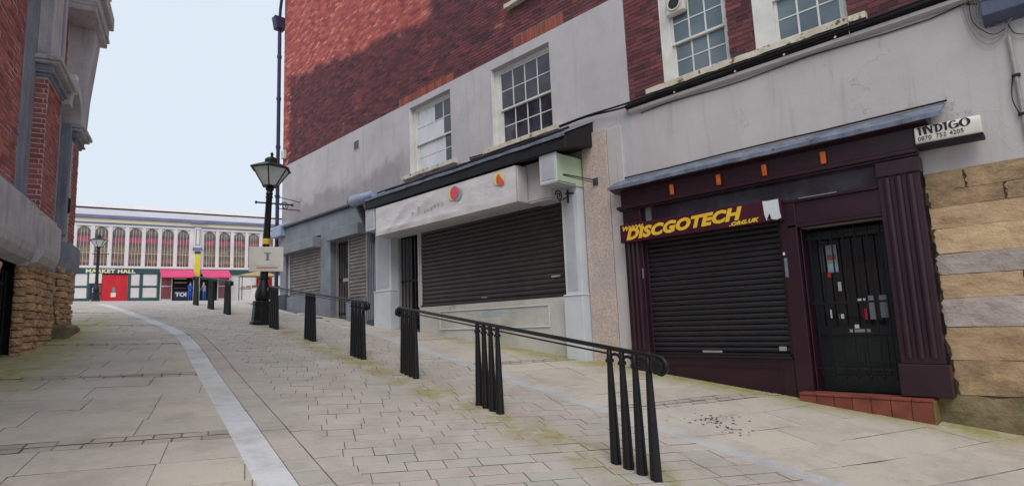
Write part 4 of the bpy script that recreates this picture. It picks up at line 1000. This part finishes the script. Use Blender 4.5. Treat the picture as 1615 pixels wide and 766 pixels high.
# ================================================================== street lamps
def lamp(LX, LY, tilt, label, band):
    LZ = gz(LY); c = (LX, LY)
    lm = thing('street_lamp', label, 'street lamp', (LX, LY, LZ))
    lean = Matrix.Translation((LX, LY, LZ)) @ Matrix.Rotation(R(tilt), 4, Vector((.36, .93, 0))) @ Matrix.Translation((-LX, -LY, -LZ))
    MB().lathe((LX, LY, LZ - .1), [(.26, 0), (.26, .16), (.23, .18), (.215, .55), (.225, .6), (.225, .66), (.20, .68)], 8, R(22.5)).build('base', 'black', lm, .008, xf=lean)
    MB().lathe((LX, LY, LZ + .56), [(.12, 0), (.16, .04), (.185, .14), (.17, .26), (.125, .42), (.095, .54), (.115, .56), (.115, .62), (.085, .65)], 16).build('vase', 'black', lm, 0, True, xf=lean)
    MB().lathe((LX, LY, LZ + 1.2), [(.098, 0), (.092, .6), (.118, .62), (.118, .68), (.090, .7), (.075, 2.0), (.088, 2.02), (.088, 2.06), (.066, 2.08)], 12).build('column', 'black', lm, 0, True, xf=lean)
    MB().lathe((LX, LY, LZ + 3.27), [(.066, 0), (.09, .05), (.07, .12), (.10, .16), (.105, .2), (.06, .26)], 12).build('collar', 'black', lm, 0, True, xf=lean)
    MB().tube([(LX - .28, LY + .12, LZ + 3.08), (LX + .52, LY - .21, LZ + 3.08)], .022, 8).build('ladder_bar', 'black', lm, 0, True, xf=lean)
    for a, b, r_ in ((.5, .55, .036), (-.3, -.26, .04)): MB().tube([(LX + a, LY - a * .4, LZ + 3.08), (LX + b, LY - b * .4, LZ + 3.08)], r_, 8).build('ladder_knob', 'black', lm, 0, True, xf=lean)
    if band: MB().lathe((LX, LY, LZ + 2.0), [(.088, 0), (.090, .02), (.089, .13), (.087, .15)], 12).build('yellow_band', 'yellow', lm, 0, True, xf=lean)
    z0, z1_ = LZ + 3.53, LZ + 3.97
    lt = bpy.data.objects.new('lantern', None); col.objects.link(lt); lt.parent = lm; lt.empty_display_size = .1
    WORG[lt.name] = lean @ Vector((LX, LY, z0)); lt.location = WORG[lt.name] - org(lm)
    MB().lathe((LX, LY, z0 - .03), [(.15, 0), (.20, .005), (.20, .03), (.14, .035)], 6).build('bottom_frame', 'black', lt, 0, xf=lean)
    MB().lathe((LX, LY, z1_ - .015), [(.44, 0), (.53, .005), (.53, .03), (.44, .035)], 6).build('top_frame', 'black', lt, 0, xf=lean)
    for k in range(6):
        th_ = math.pi / 3 * k
        MB().tube([(LX + .18 * math.cos(th_), LY + .18 * math.sin(th_), z0), (LX + .48 * math.cos(th_), LY + .48 * math.sin(th_), z1_)], .015, 6).build('corner_bar', 'black', lt, 0, xf=lean)
        a, b = th_, th_ + math.pi / 3; P_ = lambda r_, q, z: (LX + r_ * math.cos(q), LY + r_ * math.sin(q), z)
        q = [P_(.17, a, z0), P_(.17, b, z0), P_(.465, b, z1_ - .01), P_(.465, a, z1_ - .01)]; q2 = [(LX + (p[0] - LX) * .98, LY + (p[1] - LY) * .98, p[2]) for p in q]
        g_ = MB(); g_.add(q + q2, [(0, 1, 2, 3), (7, 6, 5, 4), (0, 4, 5, 1), (1, 5, 6, 2), (2, 6, 7, 3), (3, 7, 4, 0)]); g_.build('pane', 'lgls', lt, 0, xf=lean)
    MB().lathe((LX, LY, z1_ + .018), [(.52, 0), (.36, .08), (.21, .145), (.18, .15), (.17, .24), (.10, .30), (.04, .32), (.03, .36), (.05, .39), (.01, .45)], 6).build('roof', 'black', lt, 0, xf=lean)
    return lm
LX, LY = 5.65, 14.6; LZ = gz(LY)
lamp(LX, LY, 2.6, 'black cast iron street lamp with a white notice tied to its column', True)
lamp(7.0, 45.3, 0, 'small distant street lamp standing before the red market doors', False)
nb = thing('notice_board', 'white printed notice board tied to the street lamp column', 'sign', (LX, LY, LZ + 1.3))
vd = Vector((.36, .93, 0)).normalized(); vr = Vector((vd.y, -vd.x, 0)); nc = Vector((LX, LY, 0)) - vd * .13 + vr * .1
def nbp(a, b, c): p = nc + vr * a - vd * b; return (p.x, p.y, c)
MB(nbp).box(-.395, .40, 0, .012, 3.06, 3.68).build('board', 'signw', nb, .003)
MB(nbp).box(.0, .06, .0125, .0145, 3.36, 3.5).box(-.045, .105, .0125, .0145, 3.50, 3.53).box(-.02, .08, .0125, .0145, 3.335, 3.36).build('emblem', 'slate', nb)
MB(nbp).box(-.22, .28, .0125, .0145, 3.135, 3.165).build('red_line', 'orc', nb); MB(nbp).box(-.26, .32, .0125, .0145, 3.2, 3.21).build('grey_line', 'greytext', nb)
MB(nbp).box(.02, .06, -.16, -.001, 3.2, 3.23).box(.02, .06, -.16, -.001, 3.5, 3.53).build('tie', 'steel', nb)

# ================================================================== left: ornate building
th = R(15.5); UV = Vector((math.sin(th), math.cos(th), 0)); NV = Vector((math.cos(th), -math.sin(th), 0)); O = Vector((.88, 11.5, 0))
LF = lambda u, o, z: tuple(O + UV * u + NV * o + Vector((0, 0, z)))
L = thing('brick_building', 'ornate red brick building with stone mouldings on a rough stone base across the street', 'building', tuple(O + Vector((-1, 0, gz(11.5)))))
lb = lambda n, m, p, u0, u1, o0, o1, z0, z1, bev=.01: bx(n, m, p, u0, u1, o0, o1, z0, z1, bev, LF)
lb('core_wall', 'mortarL', L, -8.5, 3.1, -3.5, -.063, 3.3, 9.6, 0)
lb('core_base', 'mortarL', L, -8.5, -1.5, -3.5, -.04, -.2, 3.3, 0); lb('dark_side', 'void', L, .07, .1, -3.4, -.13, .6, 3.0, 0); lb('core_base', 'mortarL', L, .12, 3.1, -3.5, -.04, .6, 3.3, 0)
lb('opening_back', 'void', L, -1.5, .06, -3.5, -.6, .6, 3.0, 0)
rub = unit_blocks(7, .045, 'rubble', 3, 21, .13)
def rubble(u0, u1, zt, o, face=True, ret=False):
    z = gz((O + UV * u0).y) - .15
    while z < zt:
        h = rng.uniform(.085, .14); u = u0
        while u < u1 - .02:
            w = rng.uniform(.17, .36); w = min(w, u1 - u)
            place('rubble_stone', rng.choice(rub), LF(u + w / 2, o - .07 + rng.uniform(-.02, .03), z + h / 2), L, (rng.uniform(-.05, .05), rng.uniform(-.05, .05), -th), (.24, w * .97, h * .98)); u += w
        z += h
def rubble_ret(u, o0, o1, zt):
    z = gz((O + UV * u).y) - .15
    while z < zt:
        h = rng.uniform(.085, .14); o = o0
        while o < o1 - .02:
            w = min(rng.uniform(.14, .3), o1 - o)
            place('rubble_stone', rng.choice(rub), LF(u + .06, o + w / 2, z + h / 2), L, (rng.uniform(-.05, .05), rng.uniform(-.05, .05), -th), (w * .97, .24, h * .98)); o += w
        z += h
rubble(.1, 1.75, 2.75, .02); rubble_ret(0, -.14, .0, 2.75)
rubble(-2.7, -1.55, 2.75, -.02)
rubble(2.15, 3.1, 2.9, .10); rubble_ret(2.1, -.15, .1, 2.9)
lb('drain_pipe', 'bluestone', L, 1.8, 1.95, -.1, .03, 1.6, 2.9, .02)
m = MB(LF)
og = None
for k in range(6):
    b_ = MB(LF).tube([(-1.05 + .19 * k, -.22, 1.2), (-1.05 + .19 * k, -.22, 2.65)], .016, 6)
    if og is None:
        og = MB(LF).box(-1.15, 0, -.24, -.2, 2.42, 2.46).box(-1.15, 0, -.24, -.2, 1.5, 1.54).box(-1.15, 0, -.235, -.205, 2.08, 2.1).build('window_grille', 'black', L); og['label'] = 'black barred basement opening between rough stone piers'
    b_.build('bar', 'black', og)
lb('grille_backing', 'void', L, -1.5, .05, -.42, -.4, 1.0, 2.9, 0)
# plinth course with rounded underside
def plinth(u0, u1, o, zb, zt, m='dress'):
    q = [(-.1, zb + .02), (o - .22, zb + .03), (o - .08, zb + .09), (o - .02, zb + .19), (o, zb + .3), (o, zt - .05), (o - .04, zt), (-.1, zt)]
    return MB(LF).prism(q, u0, u1, 0).build('plinth', m, L, .004)
for a, b in ((-8.5, -4.6), (-4.595, -2.2), (-2.195, -.12)): plinth(a, b, .13, 2.72, 3.66)
plinth(-.115, 1.12, .22, 2.7, 3.52); plinth(1.125, 2.2, .02, 2.8, 3.5); plinth(2.205, 3.15, .22, 2.74, 3.42, 'bluestone')
lb('plinth_cap', 'bluestone', L, -8.5, -.1, -.1, .07, 3.662, 3.72, .015); lb('plinth_cap', 'dress', L, -.09, 1.1, -.1, .16, 3.522, 3.6, .02)
def lbricks(u0, u1, o, z0, z1, pz=.083, joined=False):
    z = z0; k = 0; jm = MB(LF)
    while z < z1 - .03:
        u = u0 - (.115 if k % 2 else 0); k += 1
        while u < u1 - .01:
            a, b = max(u, u0), min(u + .219, u1); u += .23
            if b - a > .03 and joined:
                k0 = len(jm.v); jm.box(a, b, o - .045, o + rng.uniform(-.003, .006), z + .006, z + pz - .006); jm.rn += [rng.random()] * (len(jm.v) - k0)
            elif b - a > .03: place('brick', rng.choice(brick_me['brickL']), LF((a + b) / 2, o - .02 + rng.uniform(-.003, .003), z + pz / 2), L, (0, 0, -th), (.05, b - a, pz - .016))
        z += pz
    if joined: jm.build('wall_bricks', 'brickL', L, kind='stuff')
def lbricks_ret(u, o0, o1, z0, z1, pz=.083):
    z = z0; k = 0
    while z < z1 - .03:
        o = o0 - (.06 if k % 2 else 0); k += 1
        while o < o1 - .005:
            a, b = max(o, o0), min(o + .205, o1); o += .217
            if b - a > .02: place('brick', rng.choice(brick_me['brickL']), LF(u + .02, (a + b) / 2, z + pz / 2), L, (0, 0, -th), (b - a, .05, pz - .017))
        z += pz
# first pilaster
lb('pilaster_core', 'mortarL', L, -.027, 1.03, -.1, .103, 3.6, 5.8, 0)
lbricks(.05, 1.03, .105, 3.61, 5.79); lbricks_ret(-.03, -.09, .105, 3.61, 5.79)
lb('pilaster_core', 'mortarL', L, 2.403, 3.08, -.1, .103, 3.4, 5.45, 0)
lbricks(2.5, 3.08, .105, 3.43, 5.44); lbricks_ret(2.42, -.09, .105, 3.43, 5.44)
lb('quoin_strip', 'bluestone', L, -.78, -.06, -.1, -.045, 3.72, 8.6, .012); lb('quoin_strip', 'bluestone', L, 1.9, 2.41, -.1, -.05, 3.5, 6.9, .012)
lbricks(-2.6, -.79, -.06, 3.73, 7.2, joined=True)
lbricks(1.05, 1.88, -.06, 3.52, 4.6, joined=True)
def capital(u0, u1, z0):
    for a, b, o in ((0, .05, .15), (.05, .09, .20), (.09, .19, .18), (.19, .24, .26), (.24, .31, .30)):
        lb('capital_moulding', 'bluestone' if o < .25 else 'dress', L, u0 - (o - .1), u1 + (o - .1), -.1, o, z0 + a, z0 + b - .001, .012)
capital(-.03, 1.03, 5.8); capital(2.42, 3.08, 5.46)
lb('upper_pilaster', 'dress', L, -.0, 1.0, -.1, .13, 6.112, 8.6, .015); MB(LF).prism([(-.1, 5.775), (.22, 5.775), (.25, 6.5), (.36, 7.7), (.36, 7.86), (-.1, 7.86)], 2.42, 3.06, 0).build('upper_pilaster', 'dress', L, .01)
lb('fillet', 'bluestone', L, .62, .70, -.1, .15, 6.12, 8.6, .01)
lbricks(1.02, 2.3, -.06, 6.4, 7.9, joined=True)
# arched window between the pilasters
aw = MB(LF); n = 12; outer, inner = .68, .48; cu_, cz_ = 1.72, 5.75
va = []
for k in range(n + 1):
    a_ = math.pi * k / n
    for rr in (outer, inner):
        for oo in (-.08, .24): va.append((cu_ + rr * math.cos(a_), oo, cz_ + rr * 1.0 * math.sin(a_)))
fa = []
for k in range(n):
    b0, b1_ = 4 * k, 4 * k + 4
    fa += [(b0, b1_, b1_ + 1, b0 + 1), (b0 + 2, b0 + 3, b1_ + 3, b1_ + 2), (b0 + 1, b1_ + 1, b1_ + 3, b0 + 3), (b0, b0 + 2, b1_ + 2, b1_)]
aw.add(va, fa + [(0, 1, 3, 2), (4 * n, 4 * n + 2, 4 * n + 3, 4 * n + 1)])
aw = aw.build('arched_window', 'dress', L)
lb('jamb', 'bluestone', aw, 1.1, 1.26, -.08, .1, 3.55, 5.74); lb('jamb', 'bluestone', aw, 2.18, 2.34, -.08, .1, 3.55, 5.74)
lb('pane', 'glassd', aw, 1.27, 2.17, -.06, -.05, 3.55, 6.2, 0); lb('lamp_bracket', 'black', aw, 2.3, 2.36, .0, .14, 4.0, 4.3, .02)
lb('keystone', 'signw', L, 1.62, 1.82, -.05, .22, 6.2, 6.55, .02)
for a, b, o in ((7.86, 7.98, .46), (7.98, 8.05, .50), (8.05, 8.3, .48), (8.3, 8.6, .56)):
    lb('cornice_moulding', 'dress' if o > .4 else 'bluestone', L, 1.6, 3.1 + o * .4, -.1, o, a, b - .001, .015)
for a, b, o in ((6.9, 7.05, .2), (7.05, 7.12, .3), (7.12, 7.35, .38)): lb('string_course', 'bluestone', L, -8.5, -.8, -.1, o, a, b - .001, .015)
for a, b, o in ((8.6, 8.75, .2), (8.75, 8.95, .36), (8.95, 9.2, .5), (9.2, 9.6, .6)): lb('cornice_moulding', 'dress', L, -8.5, 3.1 + o * .3, -.1, o, a, b - .001, .015)
m = MB(LF)
mt = MB(); nn = 90
lb('moss_kerb', 'mossy', L, 1.9, 3.3, -.2, .28, 1.2, gz(14.3) + .14, .06)

# ================================================================== market hall
ha = R(-10.95); HU = Vector((math.cos(ha), math.sin(ha), 0)); HN = Vector((-math.sin(ha), math.cos(ha), 0)); H0 = Vector((11.25, 63.74, 4.98))
HF = lambda h, o, z: tuple(H0 + HU * h - HN * o + Vector((0, 0, z)))
H = thing('market_hall', 'white glazed market hall with arched windows, green shopfronts and red doors', 'building', tuple(H0))
hb = lambda n, m, p, h0, h1, o0, o1, z0, z1, bev=0: bx(n, m, p, h0, h1, o0, o1, z0, z1, bev, HF)
HL, HR = -12.0, 22.0
hb('lower_wall', 'hwhite', H, HL, HR, -6, -.05, -1.5, 2.9); hb('upper_wall', 'void', H, HL, HR, -6, -.30, 2.9, 7.2)
hb('sill_band', 'hwhite', H, HL, HR, -.3, .08, 2.92, 3.15, .02)
hb('frieze', 'hwhite', H, HL, HR, -.3, .02, 6.86, 7.06); hb('grey_band', 'hblue', H, HL, HR, -.3, .06, 7.06, 7.22)
hb('yellow_band', 'hyel', H, HL, HR, -.3, .09, 7.221, 7.56); hb('gutter', 'hblue', H, HL, HR, -.3, .28, 7.561, 7.88, .03)
MB(HF).prism([(.25, 7.885), (-3.2, 9.1), (-3.2, 7.885)], HL, HR, 0).build('roof', 'hroof', H)
MB(HF).prism([(-3.0, 9.12), (-3.05, 9.16), (-5.2, 10.0), (-5.2, 9.12)], HL, HR, 0).build('lantern_roof', 'hwhite', H)
hb('roof_rail', 'cable', H, HL, HR, -3.02, -2.9, 9.08, 9.17)
wins = [-4.35 + 1.325 * k for k in range(8)] + [7.24 + 1.38 * k for k in range(10)] + [-4.35 - 1.325 * k for k in range(1, 6)]
for h in wins:
    w_ = 1.0; pane = MB(HF).box(h, h + w_, -.2, -.18, 3.15, 6.86).build('arched_window', 'hwin', H)
    m = MB(HF); n = 10; c_ = h + w_ / 2; r_ = w_ / 2
    pts = [(c_ + r_ * math.cos(math.pi * k / n), 6.30 + r_ * math.sin(math.pi * k / n)) for k in range(n + 1)]
    # spandrel: white plate with the arch cut out
    for s_ in (0, 1):
        half = [p for p in pts if (p[0] >= c_ - 1e-6) == (s_ == 0)]
        cor = (h + w_ if s_ == 0 else h, 6.86)
        for p, q in zip(half, half[1:]):
            m.add([(p[0], -.10, p[1]), (q[0], -.10, q[1]), (cor[0], -.10, cor[1]), (p[0], -.178, p[1]), (q[0], -.178, q[1]), (cor[0], -.178, cor[1])],
                  [(0, 1, 2), (5, 4, 3), (0, 3, 4, 1), (1, 4, 5, 2), (2, 5, 3, 0)])
    m.build('spandrel', 'hwhite', pane)
    for k in (1, 2, 3):
        e = rng.uniform(-.06, .06); hh = h + w_ * k / 4
        MB(HF).tube([(hh - e, -.15, 3.16), (hh + e, -.15, 6.62)], .016, 5).build('glazing_bar', 'hwhite', pane)
    MB(HF).box(h, h + w_, -.165, -.15, 4.36, 4.39).build('transom', 'hyel', pane)
for h in wins:
    MB(HF).box(h - .335, h + .0, -.3, .0, 3.15, 6.86).build('column', 'hwhite', H, .03)
hb('column', 'hwhite', H, 5.93, 6.9, -.3, -.01, 3.15, 6.86, .03)
p_ = hb('pilaster', 'hwhite', H, 6.38, 6.95, -.1, .22, -1, 7.1, .03)
hb('blue_panel', 'hblue', p_, 6.46, 6.87, .221, .235, 5.3, 6.95); hb('white_panel', 'hwhite', p_, 6.53, 6.80, .236, .245, 5.38, 6.88); hb('peach_strip', 'hyel', p_, 6.62, 6.71, .246, .25, 5.9, 6.5)
hb('bracket', 'hblue', p_, 6.25, 7.08, -.1, .32, 4.85, 5.1, .03); hb('yellow_panel', 'hyellow', p_, 6.44, 6.89, .221, .25, 2.0, 4.45); hb('green_cap', 'hgreen', p_, 6.40, 6.93, .221, .27, 4.451, 4.75)
hb('gutter_bracket', 'hblue', p_, 5.95, 7.5, -.1, .36, 7.5, 7.83, .05)
hb('green_fascia', 'hgreen', H, HL, 6.2, -.05, .1, 2.42, 2.90); hb('green_fascia', 'hgreen', H, 7.1, HR, -.05, .1, 2.42, 2.90)
text('lettering', 'MARKET HALL', .46, 'hyel', H, HF(-2.25, .11, 2.49), tuple(HU), (0, 0, 1), tuple(-HN), .02, 0, .01, 1.18, 1.1)
for a in (-3.22, -2.05, 1.0, 1.95, 3.36, -5.6, -4.4, 12.2, 13.5): hb('green_post', 'hgreen', H, a, a + .2, -.04, .08, -1, 2.42)
for a, b in ((-6.6, -3.22), (-3.02, -2.05), (1.2, 1.95), (2.15, 3.36), (12.4, 15)): hb('green_rail', 'hgreen', H, a, b, -.04, .07, 1.14, 1.26); hb('base_rail', 'hgreen', H, a, b, -.04, .07, -1, .12)
for a, b in ((-4.2, -3.24), (-3.0, -2.07), (1.22, 1.93), (2.17, 3.34)):
    for c_, d_ in ((.13, 1.13), (1.27, 2.4)): hb('white_panel', 'hwhite', H, a + .03, b - .03, -.04, .03, c_ + .03, d_ - .03, .01)
dh = hb('red_door', 'hred', H, -.98, -.02, -.04, .02, -.5, 2.32, .01); hb('red_door', 'hred', H, -.005, .96, -.04, .02, -.5, 2.32, .01)
hb('door_notice', 'signw', dh, -.28, .1, .025, .035, .25, .65); hb('door_notice', 'greycloth', dh, -.2, .05, .025, .035, .66, 1.15)
hb('dark_lintel', 'void', H, -1.0, .98, -.04, .03, 2.325, 2.41); hb('poster_board', 'navycloth', H, -1.84, -1.0, -.04, .06, .05, 1.5); hb('poster_board', 'signw', H, -1.95, -1.02, -.04, .09, 1.52, 2.41)
hb('poster_figure', 'signw', H, -1.66, -1.5, .061, .07, .5, 1.1); hb('poster_patch', 'pink', H, -1.3, -1.05, .061, .07, .1, .5); hb('poster_patch', 'brickO', H, -1.3, -1.05, .061, .07, .6, 1.4)
def shopfront(h0, h1):
    s_ = hb('shop_window', 'hwin', H, h0, h1, -.04, .02, .05, 2.42); n_ = 0
    for a in (h0, h1 - .08): hb('mullion', 'hwhite', s_, a, a + .08, .021, .07, -.5, 2.42)
    hb('transom', 'hwhite', s_, h0 + .08, h1 - .08, .021, .06, 1.2, 1.28)
shopfront(3.6, 4.6); shopfront(8.55, 9.7)
hb('shop_opening', 'void', H, 4.62, 6.36, -.04, .01, -.5, 2.42); hb('shop_opening', 'void', H, 6.98, 8.52, -.04, .01, -.5, 2.42)
for z, m_ in ((1.0, 'brickO'), (1.55, 'tan'), (1.95, 'hyel')): hb('shelf', m_, H, 4.75, 5.8, .011, .05, z, z + .08)
for (h0, h1) in ((3.5, 6.36), (7.02, 9.55)):
    a_ = MB(HF); q = [(h0, .1, 2.86), (h1, .1, 2.86), (h1 + .1, 1.35, 2.12), (h0 + .1, 1.35, 2.12)]
    a_.add(q + [(p[0], p[1], p[2] - .03) for p in q], [(0, 1, 2, 3), (7, 6, 5, 4), (0, 4, 5, 1), (1, 5, 6, 2), (2, 6, 7, 3), (3, 7, 4, 0)])
    aw_ = a_.build('awning', 'awn', H); hb('valance', 'awn', aw_, h0 + .1, h1 + .1, 1.352, 1.37, 1.98, 2.118)
    for hh in (h0 + .1, h1): MB(HF).tube([(hh, .1, 2.1), (hh + .08, 1.33, 2.1)], .02, 5).build('arm', 'cable', aw_)
tb = thing('stall_board', 'dark board with white letters in front of the market shop', 'sign', HF(5.1, .6, 0))
MB(HF).box(4.7, 6.0, .6, .63, -.1, .75).build('board', 'navycloth', tb); text('lettering', 'TOI', .52, 'signw', tb, HF(4.85, .64, .22), tuple(HU), (0, 0, 1), tuple(-HN), .02, 0, .005, 1.1)
# market stall right of the street lamp
sl = thing('market_stall', 'market stall with tan canopy, red cloth and white counter beside the hall', 'stall', HF(11.6, 4, -.2))
MB(HF).prism([(10.0, 2.0), (11.5, 2.35), (13.2, 2.0), (13.2, 1.9), (10.0, 1.9)], 3.0, 5.0, 1).build('canopy', 'tan', sl)
for h in (10.1, 13.1):
    for o_ in (3.1, 4.9): MB(HF).tube([(h, o_, -.4), (h, o_, 1.95)], .04, 6).build('post', 'slated', sl)
MB(HF).box(10.1, 13.1, 3.2, 4.4, .7, .8).build('counter', 'tan', sl); MB(HF).box(11.0, 13.0, 4.41, 4.44, -.2, .7).build('counter_cloth', 'signw', sl)
MB(HF).box(11.7, 12.3, 2.9, 2.95, .8, 2.1).box(12.7, 13.1, 2.9, 2.95, .8, 2.4).build('hanging_cloth', 'redcl', sl)
for k in range(5): MB(HF).box(10.2 + k * .5, 10.55 + k * .5, 3.5, 3.9, .805, .95 + .06 * (k % 3)).build('crate', ('greys', 'ochre', 'slate')[k % 3], sl)
# people by the market shop
def person(name, label, h, o, face, top, bottom, hair, pose):
    base = Vector(HF(h, o, 0)); base.z = gz(base.y)
    t_ = thing(name, label, 'person', tuple(base), 'people by the market shop')
    f_ = Vector((math.cos(face), math.sin(face), 0)); s_ = Vector((-f_.y, f_.x, 0)); b_ = pose
    V = lambda a, b, c: base + s_ * a + f_ * b + Vector((0, 0, c))
    J = [(V(0, 0, .92), .13), (V(0, b_ * .04, 1.12), .125), (V(0, b_ * .1, 1.36), .15), (V(0, b_ * .14, 1.47), .06), (V(0, b_ * .16, 1.56), .085), (V(0, b_ * .17, 1.66), .09),
         (V(.17, b_ * .1, 1.40), .06), (V(.24, b_ * .15, 1.14), .045), (V(.2, b_ * .4 + .1, .98), .035), (V(.19, b_ * .45 + .14, .92), .04),
         (V(-.17, b_ * .1, 1.40), .06), (V(-.24, b_ * .15, 1.14), .045), (V(-.2, b_ * .4 + .1, .98), .035), (V(-.19, b_ * .45 + .14, .92), .04),
         (V(.1, 0, .86), .09), (V(.11, .03, .48), .06), (V(.11, 0, .09), .045), (V(.11, .14, .04), .04), (V(-.1, 0, .86), .09), (V(-.11, .02, .48), .06), (V(-.11, -.02, .09), .045), (V(-.11, .12, .04), .04)]
    E_ = [(0, 1), (1, 2), (2, 3), (3, 4), (4, 5), (2, 6), (6, 7), (7, 8), (8, 9), (2, 10), (10, 11), (11, 12), (12, 13), (0, 14), (14, 15), (15, 16), (16, 17), (0, 18), (18, 19), (19, 20), (20, 21)]
    me = bpy.data.meshes.new('body'); me.from_pydata([j[0] - base for j in J], E_, [])
    tmp = bpy.data.objects.new('body', me); col.objects.link(tmp)
    sk = tmp.modifiers.new('s', 'SKIN'); ss = tmp.modifiers.new('u', 'SUBSURF'); ss.levels = ss.render_levels = 1
    for k, j in enumerate(J):
        sv = me.skin_vertices[0].data[k]; sv.radius = (j[1], j[1]); sv.use_root = (k == 0)
    bpy.context.view_layer.update()
    m2 = bpy.data.meshes.new_from_object(tmp.evaluated_get(bpy.context.evaluated_depsgraph_get())); bpy.data.objects.remove(tmp)
    for q in (top, bottom, 'skin', 'ink'): m2.materials.append(MT[q])
    m2.polygons.foreach_set('use_smooth', [True] * len(m2.polygons))
    hands = [J[9][0] - base, J[13][0] - base]
    for p in m2.polygons:
        c_ = p.center; p.material_index = 2 if (c_.z > 1.46 or min((c_ - q).length for q in hands) < .07) else (3 if c_.z < .09 else (1 if c_.z < .9 and abs(c_.dot(s_)) < .19 else 0))
    place('body', m2, base, t_)
    hd = V(0, b_ * .165 - .015, 1.66)
    MB().lathe((hd.x, hd.y, hd.z - .04), [(.09, 0), (.105, .06), (.09, .11), (.05, .14)], 10).build('hair', hair, t_, 0, True)
person('person', 'person in a bright blue top standing at the market shop', 5.95, 2.2, R(-60), 'bluecloth', 'bluecloth', 'hair', .3)
person('person', 'person in a grey top and blue trousers beside the pink awning', 7.2, 2.0, R(120), 'greycloth', 'bluecloth', 'greycloth', .6)
# leaf litter by the shop step
m = MB()
for k in range(70):
    cx_, cy_ = rng.choice([(6.12, 3.25), (6.02, 2.8), (6.3, 3.1)]); x = cx_ + rng.gauss(0, .12); y = cy_ + rng.gauss(0, .1); r_ = rng.uniform(.008, .022); a = rng.uniform(0, 6.3); z = gx(x, y) + .006
    m.add([(x + r_ * math.cos(a), y + r_ * math.sin(a), z + .004), (x + r_ * math.cos(a + 1.8), y + r_ * math.sin(a + 1.8), z), (x - r_ * math.cos(a), y - r_ * math.sin(a), z + .008), (x - r_ * math.cos(a + 1.8), y - r_ * math.sin(a + 1.8), z)], [(0, 1, 2, 3)])
ll = m.build('leaf_litter', 'leaf', None, kind='stuff'); tag(ll, 'scattered dark leaf litter on the slabs', 'litter')
